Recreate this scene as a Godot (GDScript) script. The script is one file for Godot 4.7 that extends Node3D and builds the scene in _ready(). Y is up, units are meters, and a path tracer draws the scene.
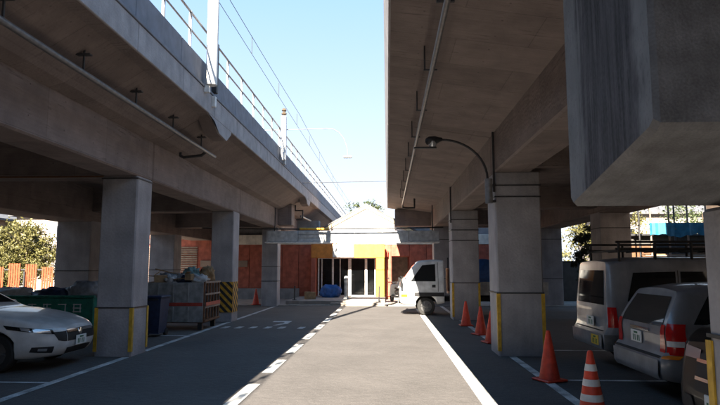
extends Node3D
# Covered car park lane between two elevated railway viaducts, a small red building at the far end.
# x right, y up, camera looks along -z. P(x, y, d): d is the distance ahead of the camera.

var M := {}
var T := {}
var names := {}
var rng := RandomNumberGenerator.new()

# the sun shines from behind and a little from the left; elevation about 34 degrees
const SUN_DIR := Vector3(0.28, -1.0, -1.45)

func P(x, y, d) -> Vector3:
	return Vector3(x, y, -d)

func _ready():
	rng.seed = 4711
	setup_view()
	setup_textures()
	setup_materials()
	build_ground()
	build_left_viaduct()
	build_right_viaduct()
	build_end_building()
	build_surroundings()
	build_overhead()
	build_vehicles()
	build_street_things()
	build_left_store()

func setup_view():
	var cam := Camera3D.new()
	cam.name = "camera"
	cam.position = Vector3(0, 1.7, 0)
	cam.rotation = Vector3(deg_to_rad(6.44), deg_to_rad(2.66), 0)
	cam.fov = 2.0 * rad_to_deg(atan(202.5 / 580.0))
	cam.near = 0.05
	cam.far = 600.0
	add_child(cam)
	cam.current = true
	var env := Environment.new()
	env.background_mode = Environment.BG_SKY
	var sky := Sky.new()
	var sm := ProceduralSkyMaterial.new()
	sm.sky_top_color = Color(0.175, 0.325, 0.455)
	sm.sky_horizon_color = Color(0.462, 0.474, 0.486)
	sm.sky_curve = 0.3
	sm.ground_bottom_color = Color(0.22, 0.21, 0.20)
	sm.ground_horizon_color = Color(0.30, 0.31, 0.32)
	sm.sun_angle_max = 1.0
	sky.sky_material = sm
	env.sky = sky
	env.background_energy_multiplier = 1.0
	env.tonemap_mode = Environment.TONE_MAPPER_LINEAR
	env.tonemap_exposure = 7.0
	env.ssao_enabled = true
	env.ssil_enabled = true
	env.sdfgi_enabled = true
	var we := WorldEnvironment.new()
	we.name = "world_environment"
	we.environment = env
	add_child(we)
	var sun := DirectionalLight3D.new()
	sun.name = "sun"
	sun.light_energy = 1.6
	sun.light_color = Color(1.0, 0.95, 0.87)
	sun.light_angular_distance = 0.5
	sun.shadow_enabled = true
	add_child(sun)
	sun.look_at_from_position(Vector3(0, 30, 0), Vector3(0, 30, 0) + SUN_DIR, Vector3.UP)

# ---------------------------------------------------------------- textures and materials

func seamless(w: int, h: int, freq: float, sd: int, oct := 4) -> PackedByteArray:
	var n := FastNoiseLite.new()
	n.seed = sd
	n.noise_type = FastNoiseLite.TYPE_SIMPLEX_SMOOTH
	n.frequency = freq
	n.fractal_type = FastNoiseLite.FRACTAL_FBM
	n.fractal_octaves = oct
	var im := n.get_seamless_image(w, h, false, false, 0.2, true)
	im.convert(Image.FORMAT_L8)
	return im.get_data()

func stretched(w: int, h: int, sw: int, sh: int, freq: float, sd: int) -> PackedByteArray:
	var n := FastNoiseLite.new()
	n.seed = sd
	n.noise_type = FastNoiseLite.TYPE_SIMPLEX_SMOOTH
	n.frequency = freq
	n.fractal_octaves = 4
	var im := n.get_seamless_image(sw, sh, false, false, 0.2, true)
	im.convert(Image.FORMAT_L8)
	im.resize(w, h, Image.INTERPOLATE_CUBIC)
	return im.get_data()

func tex_of(w: int, h: int, data: PackedByteArray) -> ImageTexture:
	var im := Image.create_from_data(w, h, false, Image.FORMAT_RGB8, data)
	return ImageTexture.create_from_image(im)

# mottle + grain + streaks -> a tint texture (mostly near white)
func make_tint(key: String, w: int, lo: float, mot: float, grain: float, streak: float, sd: int, warm := 0.0, cut := 0.0):
	var a := seamless(w, w, 0.008, sd, 5)
	var b := seamless(w, w, 0.12, sd + 1, 3)
	var c := stretched(w, w, w, w / 16, 0.03, sd + 2)
	var out := PackedByteArray()
	out.resize(w * w * 3)
	for i in w * w:
		var s := float(c[i]) / 255.0
		if cut > 0.0:
			s = smoothstep(cut - 0.18, cut + 0.18, s * 0.75 + float(a[i]) / 255.0 * 0.25)
		var v := lo + mot * float(a[i]) / 255.0 + grain * (float(b[i]) / 255.0 - 0.5) + streak * s
		var wv := warm * (float(a[(i * 7 + 1234) % (w * w)]) / 255.0 - 0.5) * 0.0
		out[i * 3] = int(clamp(v + wv, 0.0, 1.0) * 255.0)
		out[i * 3 + 1] = int(clamp(v + warm * (0.5 - s) * 0.3, 0.0, 1.0) * 255.0)
		out[i * 3 + 2] = int(clamp(v + warm * (0.5 - s) * 0.6, 0.0, 1.0) * 255.0)
	T[key] = tex_of(w, w, out)

func make_asphalt():
	var w := 1024
	var a := seamless(w, w, 0.004, 61, 5)
	var b := seamless(w, w, 0.35, 62, 2)
	var c := seamless(w, w, 0.03, 63, 3)
	var out := PackedByteArray()
	out.resize(w * w * 3)
	var r := RandomNumberGenerator.new()
	r.seed = 99
	for i in w * w:
		var g := float(b[i]) / 255.0
		var v := 0.62 + 0.11 * (float(a[i]) / 255.0 - 0.5) + 0.05 * (float(c[i]) / 255.0 - 0.5) + 0.26 * (g - 0.5)
		var k := r.randf()
		if k > 0.93:
			v += 0.16 * r.randf()
		elif k < 0.08:
			v -= 0.14 * r.randf()
		var q := int(clamp(v, 0.05, 1.0) * 255.0)
		out[i * 3] = q
		out[i * 3 + 1] = q
		out[i * 3 + 2] = int(q * 0.97)
	T["asphalt"] = tex_of(w, w, out)

# cast concrete: shuttering panels of 0.9 x 1.8 m with fine joint marks and slightly differing tones
func make_formwork():
	var w := 1024
	var a := seamless(w, w, 0.006, 81, 5)
	var b := seamless(w, w, 0.15, 82, 3)
	var c := stretched(w, w, w / 16, w, 0.06, 83)
	var tone := []
	var r := RandomNumberGenerator.new()
	r.seed = 84
	for i in 16:
		tone.append(r.randf_range(-0.06, 0.05))
	var out := PackedByteArray()
	out.resize(w * w * 3)
	for y in w:
		var row := y / 256
		for x in w:
			var col := ((x + (256 if row % 2 == 1 else 0)) % w) / 512
			var i := y * w + x
			var v: float = 0.80 + tone[row * 2 + col] + 0.16 * (float(a[i]) / 255.0 - 0.5) + 0.06 * (float(b[i]) / 255.0 - 0.5) + 0.07 * (float(c[i]) / 255.0 - 0.5)
			var ey := mini(y % 256, 256 - y % 256)
			var xx := (x + (256 if row % 2 == 1 else 0)) % 512
			var ex := mini(xx, 512 - xx)
			if ey < 2 or ex < 2:
				v -= 0.10 + 0.06 * float(b[i]) / 255.0
			# tie holes, and lime or rust run-off along some joints
			var hx := absi(xx % 256 - 128)
			var hy := absi(y % 128 - 64)
			if hx * hx + hy * hy < 14:
				v -= 0.22
			var run := smoothstep(0.60, 0.80, float(c[(i * 1 + 512 * w) % (w * w)]) / 255.0) * smoothstep(0.5, 0.7, float(a[i]) / 255.0)
			v -= 0.16 * run
			out[i * 3] = int(clamp(v, 0.0, 1.0) * 255.0)
			out[i * 3 + 1] = int(clamp(v, 0.0, 1.0) * 252.0)
			out[i * 3 + 2] = int(clamp(v, 0.0, 1.0) * 250.0)
	T["formwork"] = tex_of(w, w, out)

# run-off stain on the side of the pier cap: black algae in a ragged band with drips
func make_stain():
	var w := 512
	var a := seamless(w, w, 0.012, 91, 5)
	var b := seamless(w, w, 0.10, 92, 4)
	var c := stretched(w, w, w, w / 16, 0.035, 93)
	var c2 := stretched(w, w, w, w / 32, 0.09, 94)
	var out := PackedByteArray()
	out.resize(w * w * 3)
	for y in w:
		for x in w:
			var i := y * w + x
			var u := float(x) / w + 0.16 * (float(a[i]) / 255.0 - 0.5) + 0.10 * (float(c[i]) / 255.0 - 0.5)
			var band := smoothstep(0.16, 0.30, u) * (1.0 - smoothstep(0.80, 0.93, u))
			var drip := smoothstep(0.30, 0.75, float(c[i]) / 255.0 * 0.6 + float(c2[i]) / 255.0 * 0.4)
			var spots := smoothstep(0.66, 0.80, float(b[i]) / 255.0) * 0.25
			var k := clampf(band * (0.55 + 0.45 * drip) + spots * (1.0 - band), 0.0, 1.0)
			var v := lerpf(0.86 + 0.14 * (float(a[i]) / 255.0 - 0.5), 0.40 + 0.22 * (float(b[i]) / 255.0 - 0.5) + 0.1 * (float(a[i]) / 255.0 - 0.5), k)
			out[i * 3] = int(clamp(v, 0.0, 1.0) * 255.0)
			out[i * 3 + 1] = int(clamp(v * (1.0 - 0.03 * k), 0.0, 1.0) * 255.0)
			out[i * 3 + 2] = int(clamp(v * (1.0 + 0.02 * k), 0.0, 1.0) * 255.0)
	T["stain"] = tex_of(w, w, out)

func make_normal(key: String, w: int, freq: float, sd: int, strength: float, oct := 4):
	var n := FastNoiseLite.new()
	n.seed = sd
	n.frequency = freq
	n.fractal_octaves = oct
	var im := n.get_seamless_image(w, w, false, false, 0.2, true)
	im.convert(Image.FORMAT_RGBA8)
	im.bump_map_to_normal_map(strength)
	T[key] = ImageTexture.create_from_image(im)

func setup_textures():
	make_tint("concrete", 512, 0.74, 0.18, 0.06, 0.08, 11, 0.04)
	make_tint("mottled", 512, 0.60, 0.26, 0.16, 0.10, 21, 0.0)
	make_tint("dirt", 512, 0.72, 0.28, 0.06, 0.06, 31)
	make_tint("paint", 512, 0.80, 0.18, 0.05, 0.05, 41)
	make_tint("scuffed", 512, 0.55, 0.5, 0.35, 0.05, 51)
	make_formwork()
	make_stain()
	make_asphalt()
	make_normal("n_rough", 512, 0.10, 71, 3.0)
	make_normal("n_soft", 512, 0.02, 72, 4.0)

func mat(key: String, c: Color, rough := 0.85, tex := "", scale := 0.5, metal := 0.0, nrm := "", nscale := 1.0, local := false) -> StandardMaterial3D:
	var m := StandardMaterial3D.new()
	m.resource_name = key
	m.albedo_color = c.linear_to_srgb()
	m.roughness = rough
	m.metallic = metal
	if tex != "" or nrm != "":
		m.uv1_triplanar = true
		m.uv1_world_triplanar = not local
		m.uv1_scale = Vector3(scale, scale, scale)
	if tex != "":
		m.albedo_texture = T[tex]
	if nrm != "":
		m.normal_enabled = true
		m.normal_texture = T[nrm]
		m.normal_scale = nscale
	M[key] = m
	return m

func setup_materials():
	mat("asphalt", Color(0.21, 0.194, 0.206), 0.93, "asphalt", 0.125, 0.0, "n_rough", 0.2)
	mat("pavement", Color(0.34, 0.30, 0.27), 0.9, "concrete", 0.4, 0.0, "n_rough", 0.4)
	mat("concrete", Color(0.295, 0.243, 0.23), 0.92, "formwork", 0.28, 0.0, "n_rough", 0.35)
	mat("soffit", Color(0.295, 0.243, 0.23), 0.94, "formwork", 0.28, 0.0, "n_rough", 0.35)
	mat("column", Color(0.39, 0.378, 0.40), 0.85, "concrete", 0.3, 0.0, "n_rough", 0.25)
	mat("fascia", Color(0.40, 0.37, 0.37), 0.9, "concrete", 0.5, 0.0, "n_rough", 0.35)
	mat("parapet", Color(0.19, 0.20, 0.24), 0.75, "concrete", 0.6)
	var stn := mat("stained", Color(0.26, 0.255, 0.25), 0.9)
	stn.albedo_texture = T["stain"]
	mat("cap", Color(0.215, 0.215, 0.228), 0.9, "mottled", 0.9, 0.0, "n_rough", 0.4)
	mat("white_line", Color(0.72, 0.72, 0.70), 0.8, "dirt", 0.9)
	mat("worn_line", Color(0.62, 0.62, 0.62), 0.85, "scuffed", 0.6)
	mat("galv", Color(0.24, 0.25, 0.27), 0.5, "dirt", 1.5, 0.4)
	mat("pipe", Color(0.17, 0.165, 0.17), 0.45, "dirt", 2.0, 0.2)
	mat("dark_steel", Color(0.05, 0.05, 0.055), 0.6, "dirt", 2.0, 0.3)
	mat("black", Color(0.015, 0.015, 0.017), 0.7)
	mat("rubber", Color(0.018, 0.018, 0.018), 0.85)
	mat("white_paint", Color(0.74, 0.74, 0.73), 0.5, "paint", 1.0)
	mat("grey_paint", Color(0.42, 0.44, 0.46), 0.5, "dirt", 0.8)
	mat("duct", Color(0.50, 0.52, 0.54), 0.5, "dirt", 0.8, 0.1)
	mat("yellow", Color(0.62, 0.37, 0.03), 0.6, "dirt", 1.5)
	mat("hazard_yellow", Color(0.62, 0.34, 0.03), 0.6, "dirt", 1.5)
	mat("cone_orange", Color(0.74, 0.06, 0.025), 0.5, "dirt", 2.0)
	mat("reflect_white", Color(0.70, 0.70, 0.70), 0.4, "paint", 2.0)
	mat("red_wall", Color(0.43, 0.115, 0.07), 0.75, "dirt", 0.6)
	mat("gable", Color(0.78, 0.74, 0.66), 0.8, "paint", 0.5)
	mat("trim", Color(0.55, 0.48, 0.30), 0.7, "paint", 0.8)
	mat("porch_yellow", Color(0.60, 0.22, 0.035), 0.65, "paint", 0.8)
	mat("panel_white", Color(0.72, 0.72, 0.70), 0.6, "paint", 0.8)
	mat("shutter", Color(0.40, 0.34, 0.27), 0.7, "dirt", 0.7)
	mat("grey_wall", Color(0.30, 0.30, 0.31), 0.85, "concrete", 0.5)
	mat("roof_tile", Color(0.13, 0.13, 0.14), 0.7, "dirt", 0.6)
	mat("blue_tarp", Color(0.03, 0.13, 0.42), 0.55, "dirt", 1.5)
	mat("blue_sheet", Color(0.02, 0.17, 0.27), 0.6, "dirt", 0.8)
	mat("blue_bin", Color(0.02, 0.035, 0.09), 0.5, "dirt", 1.5)
	mat("green_bin", Color(0.015, 0.2, 0.14), 0.5, "dirt", 1.2)
	mat("skip_grey", Color(0.30, 0.31, 0.32), 0.6, "dirt", 1.0, 0.2)
	mat("rust", Color(0.17, 0.075, 0.035), 0.85, "dirt", 1.5)
	mat("red_stripe", Color(0.42, 0.045, 0.03), 0.6, "dirt", 1.5)
	mat("wood", Color(0.25, 0.16, 0.085), 0.8, "dirt", 1.5)
	mat("cardboard", Color(0.33, 0.22, 0.12), 0.9, "dirt", 1.5)
	mat("white_bag", Color(0.55, 0.57, 0.60), 0.5, "dirt", 2.0)
	mat("grey_bag", Color(0.22, 0.24, 0.27), 0.5, "dirt", 2.0)
	mat("teal_bag", Color(0.16, 0.27, 0.27), 0.6, "dirt", 2.0)
	mat("bark", Color(0.10, 0.075, 0.05), 0.95, "dirt", 2.0, 0.0, "n_rough", 1.0)
	mat("fence_orange", Color(0.33, 0.06, 0.012), 0.6, "dirt", 1.5)
	mat("house_white", Color(0.36, 0.31, 0.28), 0.85, "paint", 0.3)
	mat("house_beige", Color(0.30, 0.22, 0.17), 0.85, "paint", 0.3)
	mat("interior", Color(0.32, 0.26, 0.21), 0.9, "dirt", 0.6)
	mat("dark_backing", Color(0.10, 0.095, 0.09), 0.9, "concrete", 0.5)
	mat("soil", Color(0.10, 0.08, 0.055), 0.95, "concrete", 0.3)
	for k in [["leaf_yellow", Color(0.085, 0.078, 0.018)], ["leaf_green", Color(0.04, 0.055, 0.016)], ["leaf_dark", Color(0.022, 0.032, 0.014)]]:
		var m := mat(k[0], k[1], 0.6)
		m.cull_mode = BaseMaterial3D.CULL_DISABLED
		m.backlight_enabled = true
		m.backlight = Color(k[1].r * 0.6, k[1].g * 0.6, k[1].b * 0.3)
	# vehicles
	var car := [["car_white", Color(0.66, 0.67, 0.68), 0.0], ["car_silver", Color(0.27, 0.295, 0.34), 0.2], ["car_beige", Color(0.25, 0.265, 0.295), 0.2], ["car_black", Color(0.012, 0.013, 0.015), 0.0], ["truck_white", Color(0.70, 0.71, 0.72), 0.0]]
	for k in car:
		var m := mat(k[0], k[1], 0.32, "paint", 0.7, k[2], "", 1.0, true)
		m.clearcoat_enabled = true
		m.clearcoat = 0.5
		m.clearcoat_roughness = 0.06
		if k[0] == "car_black":
			m.clearcoat = 0.15
			m.metallic_specular = 0.3
	mat("car_glass", Color(0.012, 0.014, 0.016), 0.04)
	mat("chrome", Color(0.75, 0.76, 0.78), 0.12, "", 1.0, 1.0)
	mat("headlamp", Color(0.55, 0.57, 0.60), 0.08, "", 1.0, 0.6)
	mat("taillamp", Color(0.42, 0.01, 0.01), 0.12)
	mat("amber", Color(0.65, 0.20, 0.02), 0.15)
	mat("plate_white", Color(0.68, 0.69, 0.68), 0.5)
	mat("plate_yellow", Color(0.65, 0.45, 0.05), 0.5)
	mat("plate_ink", Color(0.02, 0.12, 0.06), 0.6)
	mat("rim", Color(0.10, 0.10, 0.105), 0.45, "", 1.0, 0.5)
	mat("seam", Color(0.02, 0.02, 0.022), 0.8)
	mat("bumper_grey", Color(0.10, 0.105, 0.11), 0.6, "dirt", 2.0)
	var g := mat("door_glass", Color(0.003, 0.0035, 0.004), 0.05)
	g.transparency = BaseMaterial3D.TRANSPARENCY_ALPHA
	g.albedo_color.a = 0.5
	var lamp := mat("bulb", Color(0.9, 0.9, 0.85), 0.4)
	lamp.emission_enabled = true
	lamp.emission = Color(1.0, 0.95, 0.85)
	lamp.emission_energy_multiplier = 3.0

# ---------------------------------------------------------------- mesh helpers

func mk() -> SurfaceTool:
	var st := SurfaceTool.new()
	st.begin(Mesh.PRIMITIVE_TRIANGLES)
	st.set_smooth_group(-1)
	return st

func numbered(n: String) -> String:
	if not names.has(n):
		names[n] = 0
		return n
	names[n] += 1
	return "%s_%03d" % [n, names[n]]

func obj(called: String, st: SurfaceTool, m: String, parent: Node = self) -> MeshInstance3D:
	st.generate_normals()
	return put(called, st.commit(), m, parent)

func put(called: String, mesh: Mesh, m: String, parent: Node = self) -> MeshInstance3D:
	var o := MeshInstance3D.new()
	o.mesh = mesh
	o.material_override = M[m]
	o.name = numbered(called) if parent == self else called
	parent.add_child(o, true)
	return o

func tag(o: Node, label: String, category: String, group := "") -> Node:
	o.set_meta("label", label)
	o.set_meta("category", category)
	if group != "":
		o.set_meta("group", group)
	return o

func thing(called: String, label: String, category: String, at := Vector3.ZERO, turn := 0.0, group := "") -> Node3D:
	var o := Node3D.new()
	o.name = numbered(called)
	add_child(o)
	o.position = at
	o.rotation.y = turn
	tag(o, label, category, group)
	return o

func sub(called: String, parent: Node, at := Vector3.ZERO) -> Node3D:
	var o := Node3D.new()
	o.name = called
	parent.add_child(o, true)
	o.position = at
	return o

func struct(o: Node) -> Node:
	o.set_meta("kind", "structure")
	return o

func tri(st: SurfaceTool, a: Vector3, b: Vector3, c: Vector3):
	st.add_vertex(a)
	st.add_vertex(b)
	st.add_vertex(c)

func quad(st: SurfaceTool, a: Vector3, b: Vector3, c: Vector3, d: Vector3):
	tri(st, a, b, c)
	tri(st, a, c, d)

# chamfered box, given by its two corners, optionally turned by a transform
func box(st: SurfaceTool, lo: Vector3, hi: Vector3, ch := 0.0, tr := Transform3D.IDENTITY):
	st.set_smooth_group(-1)
	var c := (lo + hi) * 0.5
	var h := ((hi - lo) * 0.5).abs()
	var b: float = min(ch, min(h.x, min(h.y, h.z)) * 0.9)
	var v := func(sx: float, sy: float, sz: float, ax: int) -> Vector3:
		var p := Vector3(sx * (h.x - (0.0 if ax == 0 else b)), sy * (h.y - (0.0 if ax == 1 else b)), sz * (h.z - (0.0 if ax == 2 else b)))
		return tr * (c + p)
	for s in [-1.0, 1.0]:
		var q := [[v.call(s, -1.0, -1.0, 0), v.call(s, 1.0, -1.0, 0), v.call(s, 1.0, 1.0, 0), v.call(s, -1.0, 1.0, 0)],
			[v.call(-1.0, s, -1.0, 1), v.call(-1.0, s, 1.0, 1), v.call(1.0, s, 1.0, 1), v.call(1.0, s, -1.0, 1)],
			[v.call(-1.0, -1.0, s, 2), v.call(1.0, -1.0, s, 2), v.call(1.0, 1.0, s, 2), v.call(-1.0, 1.0, s, 2)]]
		for f in q:
			if s < 0:
				quad(st, f[0], f[1], f[2], f[3])
			else:
				quad(st, f[3], f[2], f[1], f[0])
	if b <= 0.0:
		return
	for s in [-1.0, 1.0]:
		for t in [-1.0, 1.0]:
			var e := [[v.call(s, t, -1.0, 0), v.call(s, t, 1.0, 0), v.call(s, t, 1.0, 1), v.call(s, t, -1.0, 1)],
				[v.call(-1.0, s, t, 1), v.call(1.0, s, t, 1), v.call(1.0, s, t, 2), v.call(-1.0, s, t, 2)],
				[v.call(t, -1.0, s, 2), v.call(t, 1.0, s, 2), v.call(t, 1.0, s, 0), v.call(t, -1.0, s, 0)]]
			for f in e:
				if s * t > 0:
					quad(st, f[0], f[1], f[2], f[3])
				else:
					quad(st, f[3], f[2], f[1], f[0])
			for r in [-1.0, 1.0]:
				var k := [v.call(s, t, r, 0), v.call(s, t, r, 1), v.call(s, t, r, 2)]
				if s * t * r > 0:
					tri(st, k[2], k[1], k[0])
				else:
					tri(st, k[0], k[1], k[2])

func bx(called: String, lo: Vector3, hi: Vector3, m: String, parent: Node = self, ch := 0.0) -> MeshInstance3D:
	var st := mk()
	box(st, lo, hi, ch)
	return obj(called, st, m, parent)

# axis-aligned box from x range, y range and distance range
func dbx(called: String, x0, x1, y0, y1, d0, d1, m: String, parent: Node = self, ch := 0.0) -> MeshInstance3D:
	return bx(called, Vector3(min(x0, x1), min(y0, y1), -max(d0, d1)), Vector3(max(x0, x1), max(y0, y1), -min(d0, d1)), m, parent, ch)

func tube(st: SurfaceTool, pts: Array, r: float, n := 10, r_end := -1.0):
	var rings := []
	var k := pts.size()
	var side := Vector3.ZERO
	for i in k:
		var p: Vector3 = pts[i]
		var dir: Vector3
		if i == 0:
			dir = pts[1] - p
		elif i == k - 1:
			dir = p - pts[i - 1]
		else:
			dir = (pts[i + 1] - p).normalized() + (p - pts[i - 1]).normalized()
		dir = dir.normalized()
		if side == Vector3.ZERO:
			side = dir.cross(Vector3.UP if abs(dir.y) < 0.9 else Vector3.RIGHT).normalized()
		else:
			side = (side - dir * side.dot(dir)).normalized()
		var up := dir.cross(side)
		var rr := r if r_end < 0 else lerpf(r, r_end, float(i) / (k - 1))
		var ring := []
		for j in n:
			var a := TAU * j / n
			ring.append(p + (side * cos(a) + up * sin(a)) * rr)
		rings.append(ring)
	st.set_smooth_group(1)
	for i in k - 1:
		for j in n:
			var j2 := (j + 1) % n
			quad(st, rings[i][j], rings[i][j2], rings[i + 1][j2], rings[i + 1][j])
	st.set_smooth_group(-1)
	for j in range(1, n - 1):
		tri(st, rings[0][0], rings[0][j + 1], rings[0][j])
		tri(st, rings[k - 1][0], rings[k - 1][j], rings[k - 1][j + 1])

func tb(called: String, pts: Array, r: float, m: String, parent: Node = self, n := 10, r_end := -1.0) -> MeshInstance3D:
	var st := mk()
	tube(st, pts, r, n, r_end)
	return obj(called, st, m, parent)

# profile: array of Vector2(radius, y)
func lathe(st: SurfaceTool, prof: Array, n := 20, tr := Transform3D.IDENTITY, smooth := false):
	for i in prof.size() - 1:
		st.set_smooth_group(1 if smooth else 2 + i)
		var a: Vector2 = prof[i]
		var b: Vector2 = prof[i + 1]
		for j in n:
			var t0 := TAU * j / n
			var t1 := TAU * (j + 1) / n
			var p0 := tr * Vector3(cos(t0) * a.x, a.y, sin(t0) * a.x)
			var p1 := tr * Vector3(cos(t1) * a.x, a.y, sin(t1) * a.x)
			var p2 := tr * Vector3(cos(t1) * b.x, b.y, sin(t1) * b.x)
			var p3 := tr * Vector3(cos(t0) * b.x, b.y, sin(t0) * b.x)
			if a.x < 0.0001:
				tri(st, p0, p2, p3)
			elif b.x < 0.0001:
				tri(st, p0, p1, p2)
			else:
				quad(st, p0, p1, p2, p3)

# prism: polygon of Vector2 (x, y) swept between two distances
func prism(st: SurfaceTool, poly: PackedVector2Array, d0: float, d1: float):
	st.set_smooth_group(-1)
	var n := poly.size()
	var lo := minf(d0, d1)
	var hi := maxf(d0, d1)
	var cw := Geometry2D.is_polygon_clockwise(poly)
	for i in n:
		var a := poly[i]
		var b := poly[(i + 1) % n]
		if cw:
			quad(st, P(a.x, a.y, lo), P(b.x, b.y, lo), P(b.x, b.y, hi), P(a.x, a.y, hi))
		else:
			quad(st, P(a.x, a.y, hi), P(b.x, b.y, hi), P(b.x, b.y, lo), P(a.x, a.y, lo))
	var ix := Geometry2D.triangulate_polygon(poly)
	for i in range(0, ix.size(), 3):
		tri(st, P(poly[ix[i]].x, poly[ix[i]].y, lo), P(poly[ix[i + 1]].x, poly[ix[i + 1]].y, lo), P(poly[ix[i + 2]].x, poly[ix[i + 2]].y, lo))
		tri(st, P(poly[ix[i]].x, poly[ix[i]].y, hi), P(poly[ix[i + 2]].x, poly[ix[i + 2]].y, hi), P(poly[ix[i + 1]].x, poly[ix[i + 1]].y, hi))

# flat sheet on the ground (or any height): polygon of Vector2 (x, d)
func sheet(st: SurfaceTool, poly: PackedVector2Array, y: float):
	st.set_smooth_group(-1)
	var ix := Geometry2D.triangulate_polygon(poly)
	for i in range(0, ix.size(), 3):
		var a := poly[ix[i]]
		var b := poly[ix[i + 1]]
		var c := poly[ix[i + 2]]
		var A := P(a.x, y, a.y)
		var B := P(b.x, y, b.y)
		var C := P(c.x, y, c.y)
		if (B - A).cross(C - A).y > 0:
			tri(st, A, C, B)
		else:
			tri(st, A, B, C)

func rect2(x0, x1, d0, d1) -> PackedVector2Array:
	return PackedVector2Array([Vector2(x0, d0), Vector2(x1, d0), Vector2(x1, d1), Vector2(x0, d1)])

# ---------------------------------------------------------------- ground and markings

func build_ground():
	var st := mk()
	sheet(st, rect2(-260, 260, -160, 420), 0.0)
	struct(obj("ground", st, "asphalt"))
	var pv := mk()
	box(pv, P(-16.0, -0.05, 60.0), P(14.0, 0.03, 26.4), 0.01)
	struct(obj("pavement", pv, "pavement"))
	# soil verge beyond the outer rows
	var so := mk()
	sheet(so, rect2(-60, -13.2, 14, 80), 0.006)
	struct(obj("verge", so, "soil"))
	var s2 := mk()
	sheet(s2, rect2(10.6, 60, 12, 80), 0.006)
	struct(obj("verge", s2, "soil"))
	# lane edge line, solid
	var l := mk()
	sheet(l, rect2(1.18, 1.37, -4, 24.5), 0.006)
	var o := obj("lane_edge_line", l, "white_line")
	struct(o)
	# broken line on the other side
	var dl = struct(sub("broken_lane_line", self))
	var d := -3.9
	while d < 24.0:
		var s := mk()
		sheet(s, rect2(-2.05, -1.87, d, d + 1.35), 0.006)
		obj("dash", s, "white_line", dl)
		d += 2.25
	# parking bay lines between the columns
	var bl = struct(sub("bay_line", self))
	for r in [[-3.0, 11.1], [11.95, 18.4], [19.2, 25.9]]:
		var s := mk()
		sheet(s, rect2(-5.06, -4.92, r[0], r[1]), 0.006)
		obj("stripe", s, "worn_line", bl)
	var br = struct(sub("bay_line_001", self))
	for r in [[4.15, 11.55], [12.55, 19.4], [20.4, 26.9]]:
		var s := mk()
		sheet(s, rect2(2.33, 2.47, r[0], r[1]), 0.006)
		obj("stripe", s, "worn_line", br)
	# bay dividers under the viaducts
	var bd = struct(sub("bay_divider_lines", self))
	for q in [[-11.0, -5.05, 8.6], [-11.0, -5.05, 14.6], [2.5, 8.6, 9.15], [2.5, 8.6, 6.6], [2.5, 8.6, 12.4]]:
		var s := mk()
		sheet(s, rect2(q[0], q[1], q[2], q[2] + 0.1), 0.006)
		obj("stripe", s, "worn_line", bd)
	# faded give-way dashes and hook mark across the shaded lane
	var gw = struct(sub("give_way_marks", self))
	for x in [-4.75, -4.35, -3.95, -3.52, -3.12, -2.55]:
		var s := mk()
		sheet(s, PackedVector2Array([Vector2(x, 16.5), Vector2(x + 0.17, 16.5), Vector2(x + 0.2, 17.0), Vector2(x + 0.03, 17.0)]), 0.006)
		obj("dash", s, "worn_line", gw)
	var hk := mk()
	sheet(hk, PackedVector2Array([Vector2(-3.62, 18.8), Vector2(-3.05, 18.8), Vector2(-3.05, 17.9), Vector2(-3.3, 17.4), Vector2(-3.42, 17.4), Vector2(-3.22, 18.05), Vector2(-3.22, 18.45), Vector2(-3.62, 18.45)]), 0.006)
	obj("hook_mark", hk, "worn_line", gw)

# ---------------------------------------------------------------- viaducts

# column between x0..x1 and d0..d1; straps and corner guards are sub-parts
func column(root: Node3D, x0: float, x1: float, d0: float, d1: float, top: float, straps: Array, guard_h := 0.0, corners := []):
	var c := dbx("column", x0, x1, -0.02, top, d0, d1, "column", root, 0.025)
	for y in straps:
		var st := mk()
		box(st, P(x0 - 0.012, y, d1 + 0.012), P(x1 + 0.012, y + 0.025, d0 - 0.012))
		obj("strap", st, "dark_steel", c)
	for k in corners:
		var st := mk()
		var cx: float = x0 if k[0] == 0 else x1
		var cd: float = d0 if k[1] == 0 else d1
		var sx := 1.0 if k[0] == 0 else -1.0
		var sd := 1.0 if k[1] == 0 else -1.0
		box(st, P(minf(cx - sx * 0.018, cx + sx * 0.05), 0.1, maxf(cd - sd * 0.018, cd - sd * 0.003)), P(maxf(cx - sx * 0.018, cx + sx * 0.05), guard_h, minf(cd - sd * 0.018, cd - sd * 0.003)))
		box(st, P(minf(cx - sx * 0.018, cx - sx * 0.003), 0.1, maxf(cd - sd * 0.003, cd + sd * 0.05)), P(maxf(cx - sx * 0.018, cx - sx * 0.003), guard_h, minf(cd - sd * 0.003, cd + sd * 0.05)))
		obj("corner_guard", st, "yellow", c)
	return c

const SPANS_L := [[-60.0, -18.77], [-18.75, -11.27], [-11.25, -3.75], [-3.73, 4.23], [4.25, 11.88], [11.9, 19.18], [19.2, 26.68], [26.7, 34.18], [34.2, 46.0], [46.02, 58.0], [58.02, 72.0]]
const SPANS_R := [[-60.0, -18.77], [-18.75, -11.27], [-11.25, -4.27], [-4.25, 4.08], [4.1, 11.98], [12.0, 19.88], [19.9, 29.4]]

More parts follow.
